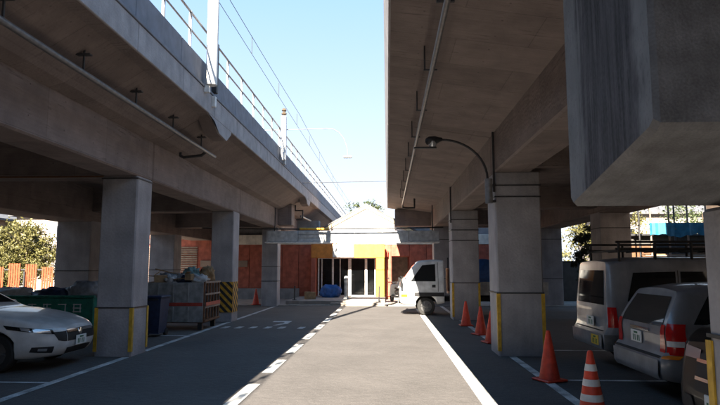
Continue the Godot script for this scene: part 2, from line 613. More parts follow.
func build_left_viaduct():
	var v := thing("railway_viaduct", "long concrete railway viaduct whose edge carries a railing above a bluish parapet", "viaduct")
	var prof := PackedVector2Array([Vector2(-4.95, 4.33), Vector2(-4.7, 4.40), Vector2(-3.92, 4.88), Vector2(-3.69, 4.89), Vector2(-3.69, 5.28), Vector2(-3.8, 5.30), Vector2(-3.8, 5.45), Vector2(-12.3, 5.45), Vector2(-12.3, 4.7), Vector2(-11.3, 4.33)])
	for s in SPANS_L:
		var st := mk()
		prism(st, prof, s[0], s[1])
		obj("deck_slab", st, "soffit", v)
		# pale outer face, cast in bays
		var n := int(round((s[1] - s[0]) / 1.85))
		for i in n:
			var a: float = lerpf(s[0], s[1], float(i) / n) + 0.008
			var b: float = lerpf(s[0], s[1], float(i + 1) / n) - 0.008
			dbx("edge_panel", -3.688, -3.645, 4.87, 5.3, a, b, "fascia", v, 0.01)
			dbx("parapet_panel", -3.79, -3.70, 5.352, 5.88, a, b, "parapet", v, 0.008)
		dbx("ledge", -3.82, -3.625, 5.302, 5.35, s[0] + 0.01, s[1] - 0.01, "parapet", v, 0.006)
		# longitudinal beams
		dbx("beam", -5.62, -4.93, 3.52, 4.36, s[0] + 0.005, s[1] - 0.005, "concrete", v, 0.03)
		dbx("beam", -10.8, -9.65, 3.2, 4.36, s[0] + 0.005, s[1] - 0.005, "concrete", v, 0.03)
	# edge beam deepens towards the expansion joint
	for d in [11.45, 25.6]:
		var jb := mk()
		var jf := mk()
		var jp := [Vector2(d, 4.868), Vector2(d + 0.45, 4.80), Vector2(d + 0.8, 4.62), Vector2(d + 1.4, 4.58), Vector2(d + 1.75, 4.80), Vector2(d + 1.76, 4.868)]
		for i in jp.size():
			var p: Vector2 = jp[i]
			var q: Vector2 = jp[(i + 1) % jp.size()]
			var py := 5.05 if p.y > 4.85 else p.y
			var qy := 5.05 if q.y > 4.85 else q.y
			quad(jb, P(-3.695, py, p.x), P(-3.695, qy, q.x), P(-3.98, qy, q.x), P(-3.98, py, p.x))
			quad(jf, P(-3.645, p.y, p.x), P(-3.645, q.y, q.x), P(-3.688, q.y, q.x), P(-3.688, p.y, p.x))
		for i in range(1, jp.size() - 1):
			for x in [-3.695, -3.98]:
				tri(jb, P(x, 5.05, jp[0].x), P(x, jp[i].y, jp[i].x), P(x, 5.05 if jp[i + 1].y > 4.85 else jp[i + 1].y, jp[i + 1].x))
			tri(jf, P(-3.645, jp[0].y, jp[0].x), P(-3.645, jp[i].y, jp[i].x), P(-3.645, jp[i + 1].y, jp[i + 1].x))
		obj("joint_haunch", jb, "soffit", v)
		obj("edge_panel", jf, "fascia", v)
	# crossbeams at the column lines
	for d in [3.95, 11.2, 18.5, 26.0]:
		dbx("crossbeam", -9.67, -5.6, 3.53, 4.35, d, d + 0.7, "concrete", v, 0.03)
	dbx("crossbeam", -4.95, -4.3, 3.62, 4.6, 26.0, 26.8, "concrete", v, 0.03)
	for d in [-3.6, 3.65, 18.45, 26.05]:
		var cn := [[0, 0], [1, 0], [1, 1]] if d < 10 else []
		var c = column(v, -5.65, -4.93, d, d + 0.72, 3.53, [0.92] if d < 20 else [1.1, 1.75], 0.92, cn)
		if d > 18 and d < 19:
			hazard_guard(c, -5.32, -4.93, d)
	column(v, -5.65, -4.93, 11.17, 11.89, 3.53, [0.92, 3.46], 0.93, [[0, 0], [1, 0], [1, 1]])
	for d in [3.6, 11.15, 18.5, 26.0]:
		column(v, -10.8, -9.65, d, d + 0.9, 3.25, [1.6])
	# railing
	var r := sub("railing", v)
	var a0 := -8.0
	tb("top_rail", [P(-3.74, 6.59, a0), P(-3.74, 6.59, 72)], 0.022, "galv", r, 8)
	tb("middle_rail", [P(-3.74, 6.25, a0), P(-3.74, 6.25, 72)], 0.018, "galv", r, 8)
	var d := a0
	while d < 60.0:
		dbx("post", -3.765, -3.715, 5.4, 6.6, d, d + 0.035, "galv", r)
		d += 1.32
	# drain pipe along the soffit with hangers, then an elbow up into the slab
	var dp := sub("drain_pipe", v)
	tb("pipe", [P(-4.2, 4.38, -6), P(-4.2, 4.4, 13.8)], 0.042, "pipe", dp, 12)
	tb("elbow", [P(-4.2, 4.38, 13.1), P(-4.3, 4.3, 13.1), P(-4.72, 4.26, 13.1), P(-4.8, 4.3, 13.1), P(-4.8, 4.42, 13.1)], 0.035, "dark_steel", dp, 8)
	for h in [2.5, 4.2, 5.9, 7.6, 9.3, 11.0, 12.75]:
		var st := mk()
		box(st, P(-4.212, 4.42, h + 0.02), P(-4.188, 4.74, h))
		box(st, P(-4.3, 4.64, h + 0.05), P(-4.1, 4.66, h - 0.03))
		obj("hanger", st, "dark_steel", dp)
	var dq := sub("drain_pipe", v)
	tb("pipe", [P(-4.1, 4.15, 27.4), P(-4.05, 4.18, 30.5)], 0.05, "pipe", dq, 10)
	tb("elbow", [P(-4.3, 4.64, 27.0), P(-4.3, 4.38, 27.0), P(-3.95, 4.38, 27.0), P(-3.95, 3.95, 27.0), P(-4.25, 3.95, 27.0)], 0.04, "dark_steel", dq, 8)
	# slim conduit under the crossbeam
	tb("conduit", [P(-9.65, 3.5, 11.1), P(-5.6, 3.5, 11.1)], 0.018, "rust", v, 8)

func hazard_guard(c: Node3D, x0: float, x1: float, d: float):
	# yellow plates with black slanted bars on the road corner of a column
	var g := sub("hazard_guard", c)
	var y0 := 0.3
	var y1 := 1.26
	var st := mk()
	box(st, P(x0, y0, d - 0.004), P(x1 + 0.022, y1, d - 0.022))
	box(st, P(x1 + 0.004, y0, d + 0.62), P(x1 + 0.022, y1, d - 0.003))
	obj("plate", st, "hazard_yellow", g)
	var b := mk()
	for face in 2:
		var w: float = (x1 + 0.022 - x0) if face == 0 else 0.62
		var area := PackedVector2Array([Vector2(0, y0), Vector2(w, y0), Vector2(w, y1), Vector2(0, y1)])
		for k in range(-3, 8):
			var yy := y0 + 0.24 * k
			var bar := PackedVector2Array([Vector2(0, yy + w), Vector2(w, yy), Vector2(w, yy + 0.12), Vector2(0, yy + w + 0.12)])
			for poly in Geometry2D.intersect_polygons(area, bar):
				var ix := Geometry2D.triangulate_polygon(poly)
				for i in range(0, ix.size(), 3):
					var p := []
					for j in 3:
						var q: Vector2 = poly[ix[i + j]]
						p.append(P(x0 + q.x, q.y, d - 0.025) if face == 0 else P(x1 + 0.025, q.y, d - 0.02 + q.x))
					tri(b, p[0], p[1], p[2])
	obj("black_bars", b, "black", g)

func build_right_viaduct():
	var v := thing("railway_viaduct", "concrete railway viaduct without railing, carried on strapped columns beside the parked vans", "viaduct")
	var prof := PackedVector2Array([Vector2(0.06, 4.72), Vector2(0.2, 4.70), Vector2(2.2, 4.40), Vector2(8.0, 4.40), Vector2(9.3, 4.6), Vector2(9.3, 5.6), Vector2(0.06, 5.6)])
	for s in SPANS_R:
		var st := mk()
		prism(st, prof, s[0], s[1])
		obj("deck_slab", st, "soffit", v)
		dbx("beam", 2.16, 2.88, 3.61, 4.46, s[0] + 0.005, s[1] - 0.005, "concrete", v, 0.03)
		dbx("beam", 7.0, 8.0, 3.5, 4.47, s[0] + 0.005, s[1] - 0.005, "concrete", v, 0.03)
		# pale outer face in cast bays
		var n := int(round((s[1] - s[0]) / 1.85))
		for i in n:
			var a: float = lerpf(s[0], s[1], float(i) / n) + 0.008
			var b: float = lerpf(s[0], s[1], float(i + 1) / n) - 0.008
			var ep := mk()
			prism(ep, PackedVector2Array([Vector2(0.058, 4.715), Vector2(0.03, 4.715), Vector2(-0.035, 5.85), Vector2(0.058, 5.85)]), a, b)
			obj("edge_panel", ep, "fascia", v)
	for d in [11.65, 19.55, 27.1, 28.6]:
		dbx("crossbeam", 2.86, 7.02, 3.7, 4.45, d, d + 0.7, "concrete", v, 0.03)
	dbx("crossbeam", 0.4, 2.18, 3.75, 4.6, 28.6, 29.3, "concrete", v, 0.03)
	# near pier: low column under a heavy haunched cap
	column(v, 2.16, 3.05, 3.2, 4.08, 2.1, [1.24], 1.22, [[0, 1], [0, 0]])
	column(v, 2.16, 3.05, 11.6, 12.48, 3.62, [1.2, 3.1, 3.33], 1.2, [[0, 0], [1, 0]])
	column(v, 2.16, 3.05, 19.5, 20.38, 3.62, [1.2, 2.6, 2.95, 3.3], 1.2, [[0, 0], [1, 0]])
	column(v, 2.16, 3.05, 27.0, 27.88, 3.62, [1.2, 3.0], 1.2, [[0, 0]])
	for d in [3.2, 11.6, 19.4, 27.0]:
		column(v, 7.0, 8.0, d, d + 0.9, 3.55, [1.2, 3.0])
	var poly := PackedVector2Array([Vector2(2.77, 2.39), Vector2(2.82, 2.36), Vector2(4.03, 2.122), Vector2(4.08, 2.16), Vector2(4.08, 4.42), Vector2(2.77, 4.42)])
	# swept along x: distance and height are the polygon's axes; chipped, rounded arris towards the lane
	var x0 := 1.28
	var x1 := 8.6
	var ch := 0.028
	var cp := mk()
	var un := mk()
	var face := mk()
	var cen := Vector2(3.42, 3.3)
	for i in poly.size():
		var a := poly[i]
		var b := poly[(i + 1) % poly.size()]
		var ai := a + (cen - a).normalized() * ch
		var bi := b + (cen - b).normalized() * ch
		var m := un if i == 1 else cp
		quad(m, P(x0 + ch, a.y, a.x), P(x0 + ch, b.y, b.x), P(x1, b.y, b.x), P(x1, a.y, a.x))
		quad(m, P(x0, ai.y, ai.x), P(x0, bi.y, bi.x), P(x0 + ch, b.y, b.x), P(x0 + ch, a.y, a.x))
		for q in [cen, bi, ai]:
			# the stain runs from the far edge (0) to the near edge (1) and down the face
			face.set_uv(Vector2((4.08 - q.x) / 1.31, (4.42 - q.y) / 2.3))
			face.add_vertex(P(x0, q.y, q.x))
	var cap := obj("pier_cap", cp, "cap", v)
	obj("underside", un, "cap", cap)
	obj("stained_side", face, "stained", cap).set_meta("label", "dark streaked weathered side of the pier cap")
	# packing between the column head and the cap
	dbx("bearing", 2.25, 2.98, 2.1, 2.19, 3.4, 3.98, "black", v)
	# drain pipe with brackets
	var dp := sub("drain_pipe", v)
	tb("pipe", [P(0.57, 4.28, -6), P(0.64, 4.28, 23.6)], 0.032, "pipe", dp, 12)
	tb("elbow", [P(0.64, 4.28, 23.6), P(0.64, 4.2, 23.9), P(0.78, 4.18, 24.0), P(1.15, 4.18, 24.0), P(1.15, 4.56, 24.0)], 0.04, "dark_steel", dp, 8)
	for h in [3.5, 5.5, 7.5, 9.5, 11.5, 13.5, 15.5, 17.5, 19.5, 21.5]:
		var st := mk()
		box(st, P(0.5, 4.312, h + 0.03), P(0.68, 4.33, h))
		box(st, P(0.505, 4.32, h + 0.025), P(0.525, 4.68, h + 0.005))
		obj("hanger", st, "dark_steel", dp)
	# vertical conduits on the beam at the column lines
	for d in [11.53, 19.43]:
		tb("conduit", [P(2.13, 3.2, d), P(2.13, 4.42, d)], 0.022, "dark_steel", v, 8)

# ---------------------------------------------------------------- building at the end of the lane

func build_end_building():
	var D := 31.5
	var b := thing("red_building", "low red building with a pale gable and glass doors between the two viaducts", "building")
	# core walls, set back a little behind the facing panels
	dbx("core_wall", -16.0, -3.95, 0.0, 3.5, D + 0.06, D + 6, "red_wall", b)
	dbx("core_wall", -0.1, 0.24, 0.0, 3.5, D + 0.06, D + 6, "red_wall", b)
	dbx("core_wall", 1.2, 8.0, 0.0, 3.5, D + 0.06, D + 6, "red_wall", b)
	dbx("core_wall", 0.24, 1.2, 2.32, 3.5, D + 0.06, D + 6, "red_wall", b)
	dbx("alcove_wall", 0.24, 1.2, 0.0, 2.32, D + 2.8, D + 6, "interior", b)
	dbx("alcove_floor", 0.24, 1.2, 0.0, 0.2, D + 0.0, D + 2.8, "grey_wall", b)
	dbx("core_wall", -3.95, -0.1, 2.3, 3.5, D + 0.06, D + 6, "red_wall", b)
	dbx("rear_wall", -3.95, -0.1, 0.0, 2.3, D + 4.5, D + 6, "interior", b)
	# red facing panels
	var x := -9.3
	while x < -4.0:
		dbx("siding_panel", x + 0.012, minf(x + 0.9, -3.9) - 0.012, 0.62, 2.95, D, D + 0.058, "red_wall", b, 0.008)
		x += 0.9
	x = -0.1
	while x < 7.0:
		if x < 0.1 or x > 1.2:
			dbx("siding_panel", x + 0.012, x + (0.32 if x < 0.1 else 0.9) - 0.012, 0.2, 2.95, D, D + 0.058, "red_wall", b, 0.008)
		else:
			dbx("siding_panel", x + 0.012, x + 0.988, 2.34, 2.95, D, D + 0.058, "red_wall", b, 0.008)
		x += 0.32 if x < 0.1 else (1.0 if x < 1.2 else 0.9)
	dbx("upper_wall", -16.0, -3.75, 3.502, 4.3, D + 0.3, D + 1, "grey_wall", b)
	dbx("upper_wall", 0.8, 8.0, 3.502, 4.36, D + 0.3, D + 1, "grey_wall", b)
	dbx("upper_band", -9.3, 7.0, 2.97, 3.5, D - 0.02, D + 0.05, "gable", b, 0.01)
	dbx("plinth", -9.3, -4.75, 0.0, 0.6, D - 0.06, D + 0.05, "grey_wall", b, 0.01)
	# beige roller shutter and dark shopfront farther along under the viaduct
	var sh := mk()
	var yy := 0.1
	while yy < 2.85:
		box(sh, P(-15.4, yy, D + 0.05), P(-10.4, yy + 0.05, D - 0.01), 0.012)
		yy += 0.1
	obj("roller_shutter", sh, "shutter", b)
	dbx("sign_board", -10.2, -8.9, 1.75, 2.1, D - 0.06, D - 0.01, "house_beige", b, 0.01)
	dbx("sign_board", -8.75, -7.6, 1.75, 2.1, D - 0.06, D - 0.01, "house_beige", b, 0.01)
	dbx("sign_board", -9.6, -8.9, 2.6, 2.72, D - 0.06, D - 0.01, "house_beige", b, 0.01)
	# gable and roof
	var g := mk()
	var gp := PackedVector2Array([Vector2(-3.7, 3.5), Vector2(1.45, 3.5), Vector2(-1.12, 4.9)])
	prism(g, gp, D, D + 0.1)
	obj("gable_wall", g, "gable", b)
	for s in [-1.0, 1.0]:
		var t := mk()
		var ex: float = -1.12 + s * 3.05
		var poly := PackedVector2Array([Vector2(-1.12, 4.93), Vector2(ex, 3.26), Vector2(ex, 3.44), Vector2(-1.12, 5.11)])
		prism(t, poly, D - 0.06, D - 0.004)
		obj("bargeboard", t, "trim", b)
		var rr := mk()
		var ex2: float = -1.12 + s * 3.12
		prism(rr, PackedVector2Array([Vector2(-1.12, 5.112), Vector2(ex2, 3.44), Vector2(ex2, 3.52), Vector2(-1.12, 5.2)]), D - 0.08, D + 6)
		obj("roof_slope", rr, "roof_tile", b)
	# porch: beam, posts, white panel on the beam
	dbx("porch_beam", -4.0, -0.12, 2.22, 2.96, D - 0.95, D - 0.3, "porch_yellow", b, 0.02)
	dbx("porch_post", -0.58, -0.14, 0.2, 2.218, D - 0.95, D - 0.5, "porch_yellow", b, 0.02)
	dbx("porch_post", -4.0, -3.75, 0.2, 2.218, D - 0.95, D - 0.5, "red_wall", b, 0.02)
	dbx("porch_panel", -2.86, -1.75, 2.25, 2.93, D - 0.99, D - 0.955, "panel_white", b, 0.008)
	dbx("meter_box", -0.1, 0.06, 2.3, 2.62, D - 0.2, D - 0.02, "cone_orange", b, 0.01)
	# glazed entrance: frames and panes
	var f := sub("entrance_doors", b)
	for q in [[-3.74, 0.07], [-3.55, 0.05], [-2.98, 0.1], [-2.56, 0.05], [-2.1, 0.17], [-1.2, 0.13], [-0.68, 0.06]]:
		dbx("mullion", q[0], q[0] + q[1], 0.23, 2.2, D - 0.03, D + 0.04, "white_paint", f, 0.006)
	dbx("head_rail", -3.74, -0.6, 2.2, 2.29, D - 0.03, D + 0.04, "white_paint", f, 0.006)
	dbx("sill_rail", -3.74, -0.6, 0.2, 0.245, D - 0.025, D + 0.035, "white_paint", f, 0.006)
	for q in [[-3.67, -3.56], [-3.5, -2.99], [-2.88, -2.57], [-2.51, -2.11], [-1.93, -1.21], [-1.07, -0.69]]:
		dbx("pane", q[0], q[1], 0.245, 2.2, D + 0.0, D + 0.008, "door_glass", f)
	dbx("interior_floor", -3.95, -0.1, 0.0, 0.2, D + 0.05, D + 4.5, "interior", b)
	# raised platform in front
	var pl := thing("entrance_step", "low concrete platform with a step in front of the glass doors", "step")
	dbx("slab", -4.7, -0.1, 0.03, 0.2, 27.0, D - 0.07, "pavement", pl, 0.02)
	dbx("step", -2.6, 0.05, 0.03, 0.12, 26.6, 26.998, "pavement", pl, 0.015)

# ---------------------------------------------------------------- surroundings

# crown: leaf quads gathered in clumps inside an ellipsoid
func leaf_crown(center: Vector3, rad: Vector3, clumps: int, per: int, size: float, r: RandomNumberGenerator) -> SurfaceTool:
	var st := mk()
	for c in clumps:
		var dir := Vector3(r.randfn(), r.randfn(), r.randfn()).normalized()
		var k := pow(r.randf(), 0.45)
		var cc := center + Vector3(dir.x * rad.x, dir.y * rad.y, dir.z * rad.z) * k
		var cr := r.randf_range(0.22, 0.5) * minf(rad.x, rad.y) * 0.55
		for i in per:
			var p := cc + Vector3(r.randfn(), r.randfn() * 0.8, r.randfn()) * cr * 0.55
			var n := Vector3(r.randfn(), r.randfn() + 0.5, r.randfn()).normalized()
			var u := n.cross(Vector3(r.randfn(), r.randfn(), r.randfn())).normalized()
			var w := n.cross(u)
			var s := size * r.randf_range(0.6, 1.3)
			quad(st, p - u * s, p + w * s * 0.45, p + u * s, p - w * s * 0.45)
	return st

func tree(called: String, label: String, at: Vector3, h: float, rad: Vector3, leaf: String, clumps: int, per: int, size: float, group: String, sd: int, low := 0.0):
	var r := RandomNumberGenerator.new()
	r.seed = sd
	var t := thing(called, label, "tree", at, 0.0, group)
	var st := mk()
	var top := Vector3(r.randf_range(-0.3, 0.3), h * 0.8, r.randf_range(-0.3, 0.3))
	tube(st, [Vector3(0, -0.1, 0), Vector3(0.03, h * 0.25, 0.02), top * 0.6, top], 0.05 * h * 0.4 + 0.05, 8, 0.03)
	for i in 7:
		var a := r.randf() * TAU
		var y0 := h * r.randf_range(0.25, 0.6)
		var s := Vector3(0, y0, 0)
		var e := s + Vector3(cos(a) * rad.x * 0.8, h * r.randf_range(0.1, 0.3), sin(a) * rad.z * 0.8)
		tube(st, [s, s.lerp(e, 0.5) + Vector3(0, 0.12, 0), e], 0.05, 6, 0.015)
	obj("trunk", st, "bark", t)
	var c := Vector3(0, h - rad.y + low, 0)
	obj("crown", leaf_crown(c, rad, clumps, per, size, r), leaf, t)
	return t

func house(called: String, label: String, x0, x1, h, d0, d1, m: String, roof_h: float, storeys: int):
	var b := thing(called, label, "house", P((x0 + x1) * 0.5, 0, d0))
	var w: float = (x1 - x0) * 0.5
	var dep: float = d1 - d0
	bx("wall", Vector3(-w, 0, -dep), Vector3(w, h, 0), m, b)
	var st := mk()
	var o := 0.4
	var R := [Vector3(-w - o, h, o), Vector3(w + o, h, o), Vector3(w + o, h, -dep - o), Vector3(-w - o, h, -dep - o), Vector3(-w * 0.4, h + roof_h, -dep * 0.5), Vector3(w * 0.4, h + roof_h, -dep * 0.5)]
	quad(st, R[0], R[4], R[5], R[1])
	quad(st, R[2], R[5], R[4], R[3])
	tri(st, R[1], R[5], R[2])
	tri(st, R[3], R[4], R[0])
	quad(st, R[0] - Vector3(0, 0.15, 0), R[1] - Vector3(0, 0.15, 0), R[1], R[0])
	quad(st, R[1] - Vector3(0, 0.15, 0), R[2] - Vector3(0, 0.15, 0), R[2], R[1])
	quad(st, R[3] - Vector3(0, 0.15, 0), R[0] - Vector3(0, 0.15, 0), R[0], R[3])
	obj("roof", st, "roof_tile", b)
	for s in storeys:
		var n := int(w * 2 / 2.2)
		for i in n:
			var cx := -w + (i + 0.5) * (2 * w / n)
			var y0 := 0.9 + s * 2.7
			var f := bx("window", Vector3(cx - 0.55, y0, 0.0), Vector3(cx + 0.55, y0 + 1.2, 0.05), "white_paint", b, 0.01)
			bx("pane", Vector3(cx - 0.48, y0 + 0.07, 0.051), Vector3(cx - 0.03, y0 + 1.13, 0.06), "car_glass", f)
			bx("pane", Vector3(cx + 0.03, y0 + 0.07, 0.051), Vector3(cx + 0.48, y0 + 1.13, 0.06), "car_glass", f)

func build_surroundings():
	# unseen houses added at both sides and behind, dimming the space under the decks
	house("unseen_shade_house", "added unseen house blocking skylight beside the outer columns of the railed viaduct", -26.0, -14.2, 6.5, -14, 14, "house_beige", 1.5, 2)
	house("unseen_shade_house", "added unseen house shading the scaffold and the decks beside the other viaduct", 10.5, 24.0, 9.2, -14, 19.5, "house_beige", 1.5, 3)
	house("unseen_shade_block", "added unseen low building blocking skylight across the open end of the lane", -24.0, 22.0, 4.2, -30, -26, "house_beige", 0.8, 1)
	# left: sunlit garden tree, orange mesh fence and pale houses beyond the outer columns
	tree("garden_tree", "bushy yellow-green tree standing behind the orange barrier fence", P(-18.7, 0, 29.5), 4.0, Vector3(2.1, 1.7, 1.5), "leaf_yellow", 110, 100, 0.085, "", 5, 0.0)
	tree("backdrop_tree", "small green tree whose top shows behind the gable roof", P(-1.9, 0, 50.0), 7.4, Vector3(2.0, 1.6, 1.5), "leaf_green", 50, 80, 0.1, "", 8, 0.0)
	tree("garden_tree", "olive-green tree standing between the pale house and the orange barrier", P(-22.6, 0, 33.0), 4.4, Vector3(2.6, 1.9, 1.8), "leaf_yellow", 90, 90, 0.095, "", 7, 0.0)
	tree("garden_shrub", "low dark shrub growing at the foot of the yellow-green tree", P(-20.4, 0, 28.6), 2.2, Vector3(1.5, 1.0, 1.0), "leaf_green", 40, 80, 0.08, "", 6, 0.0)
	house("pale_house", "white two-storey house behind the yellow-green garden tree", -27.0, -17.5, 5.6, 41, 49, "house_white", 1.8, 2)
	house("beige_house", "beige house whose wall shows beside the garden tree", -40.0, -29.0, 5.4, 38, 46, "house_beige", 1.6, 2)
	var fe := thing("barrier_fence", "orange barrier panels standing under the garden tree", "fence")
	for i in 13:
		var x := -23.4 + i * 0.75
		if i % 3 == 1:
			dbx("post", x - 0.03, x + 0.03, 0, 1.55, 24.9, 24.96, "dark_steel", fe)
		var st := mk()
		var hh := rng.randf_range(1.45, 1.95)
		for k in 5:
			box(st, P(x + k * 0.11, 0.75, 25.0), P(x + k * 0.11 + 0.075, hh, 24.97))
		obj("orange_panel", st, "fence_orange", fe)
	tb("rail", [P(-23.5, 1.62, 25.05), P(-13.7, 1.62, 25.05)], 0.04, "dark_steel", fe, 6)
	tb("rail", [P(-23.5, 0.4, 25.05), P(-13.7, 0.4, 25.05)], 0.03, "dark_steel", fe, 6)
	# right: trees, scaffold with a blue sheet, and a plain house beyond
	tree("roadside_tree", "sunlit yellow-green tree seen past the dark shrub beyond the van", P(13.4, 0, 36.0), 6.4, Vector3(2.6, 2.9, 2.2), "leaf_yellow", 90, 90, 0.1, "", 15, -0.2)
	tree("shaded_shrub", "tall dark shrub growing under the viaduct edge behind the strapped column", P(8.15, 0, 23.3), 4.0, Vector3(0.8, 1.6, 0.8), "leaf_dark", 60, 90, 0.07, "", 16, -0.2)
	tree("roadside_tree", "rounded green tree between the scaffold and the white house", P(21.5, 0, 40.0), 6.8, Vector3(3.2, 3.0, 2.4), "leaf_green", 80, 80, 0.11, "", 17, 0.0)
	house("white_house", "pale two-storey house behind the scaffold with the blue sheet", 17.5, 30.0, 6.0, 46, 54, "house_white", 1.8, 2)
	var sc := thing("scaffold", "pipe scaffold hung with a blue sheet beyond the silver van", "scaffold")
	for i in 7:
		var x := 10.9 + i * 0.75
		tb("upright", [P(x, 0, 24.5), P(x, 4.6, 24.5)], 0.035, "house_beige", sc, 6)
		if i % 2 == 0:
			tb("upright", [P(x, 0, 25.6), P(x, 4.6, 25.6)], 0.035, "dark_steel", sc, 6)
	for y in [1.2, 2.2, 2.75, 3.3, 4.3]:
		tb("ledger", [P(10.6, y, 24.45), P(15.8, y, 24.45)], 0.03, "house_beige", sc, 6)
	for q in [[10.9, 13.0, 1.9, 2.2], [13.3, 15.4, 1.9, 2.2]]:
		dbx("walk_board", q[0], q[1], 2.24, 2.28, 24.6, 25.5, "wood", sc)
	var bs := mk()
	for i in 40:
		var xa := 10.8 + i * 0.12
		var xb := xa + 0.12
		var za := 24.36 + 0.05 * sin(i * 0.9) + 0.03 * sin(i * 2.3)
		var zb := 24.36 + 0.05 * sin((i + 1) * 0.9) + 0.03 * sin((i + 1) * 2.3)
		var la := 3.02 + 0.06 * sin(i * 0.5) + 0.03 * sin(i * 1.7)
		var lb := 3.02 + 0.06 * sin((i + 1) * 0.5) + 0.03 * sin((i + 1) * 1.7)
		quad(bs, P(xa, la, za), P(xa, 3.55, za), P(xb, 3.55, zb), P(xb, lb, zb))
	obj("blue_sheet", bs, "blue_sheet", sc)
	var bw := thing("dark_backing", "added dark wall covering the bright ground behind the outer columns beside the parked van", "wall")  # added wall, put in to darken the bright ground seen there
	dbx("wall", 7.4, 10.3, 0, 2.0, 30.2, 30.4, "dark_backing", bw, 0.02)
	dbx("coping", 7.38, 10.32, 2.0, 2.06, 30.17, 30.43, "dark_backing", bw, 0.01)
	dbx("wall", 8.3, 10.5, 0, 2.0, 33.2, 33.4, "dark_backing", bw, 0.02)
	# low shed behind the scaffold
	var ws := thing("storage_shed", "low dark storage shed standing behind the scaffold", "shed")
	dbx("wall", 10.4, 16.5, 0, 3.1, 26.4, 29.0, "dark_backing", ws)
	dbx("roof", 10.2, 16.7, 3.1, 3.2, 26.2, 29.2, "dark_steel", ws, 0.02)
	for i in 4:
		dbx("panel", 10.6 + i * 1.45, 11.9 + i * 1.45, 0.2, 2.7, 26.36, 26.395, "rust" if i % 2 == 0 else "dark_steel", ws, 0.01)

# ---------------------------------------------------------------- poles, wires, lamps, overhead duct

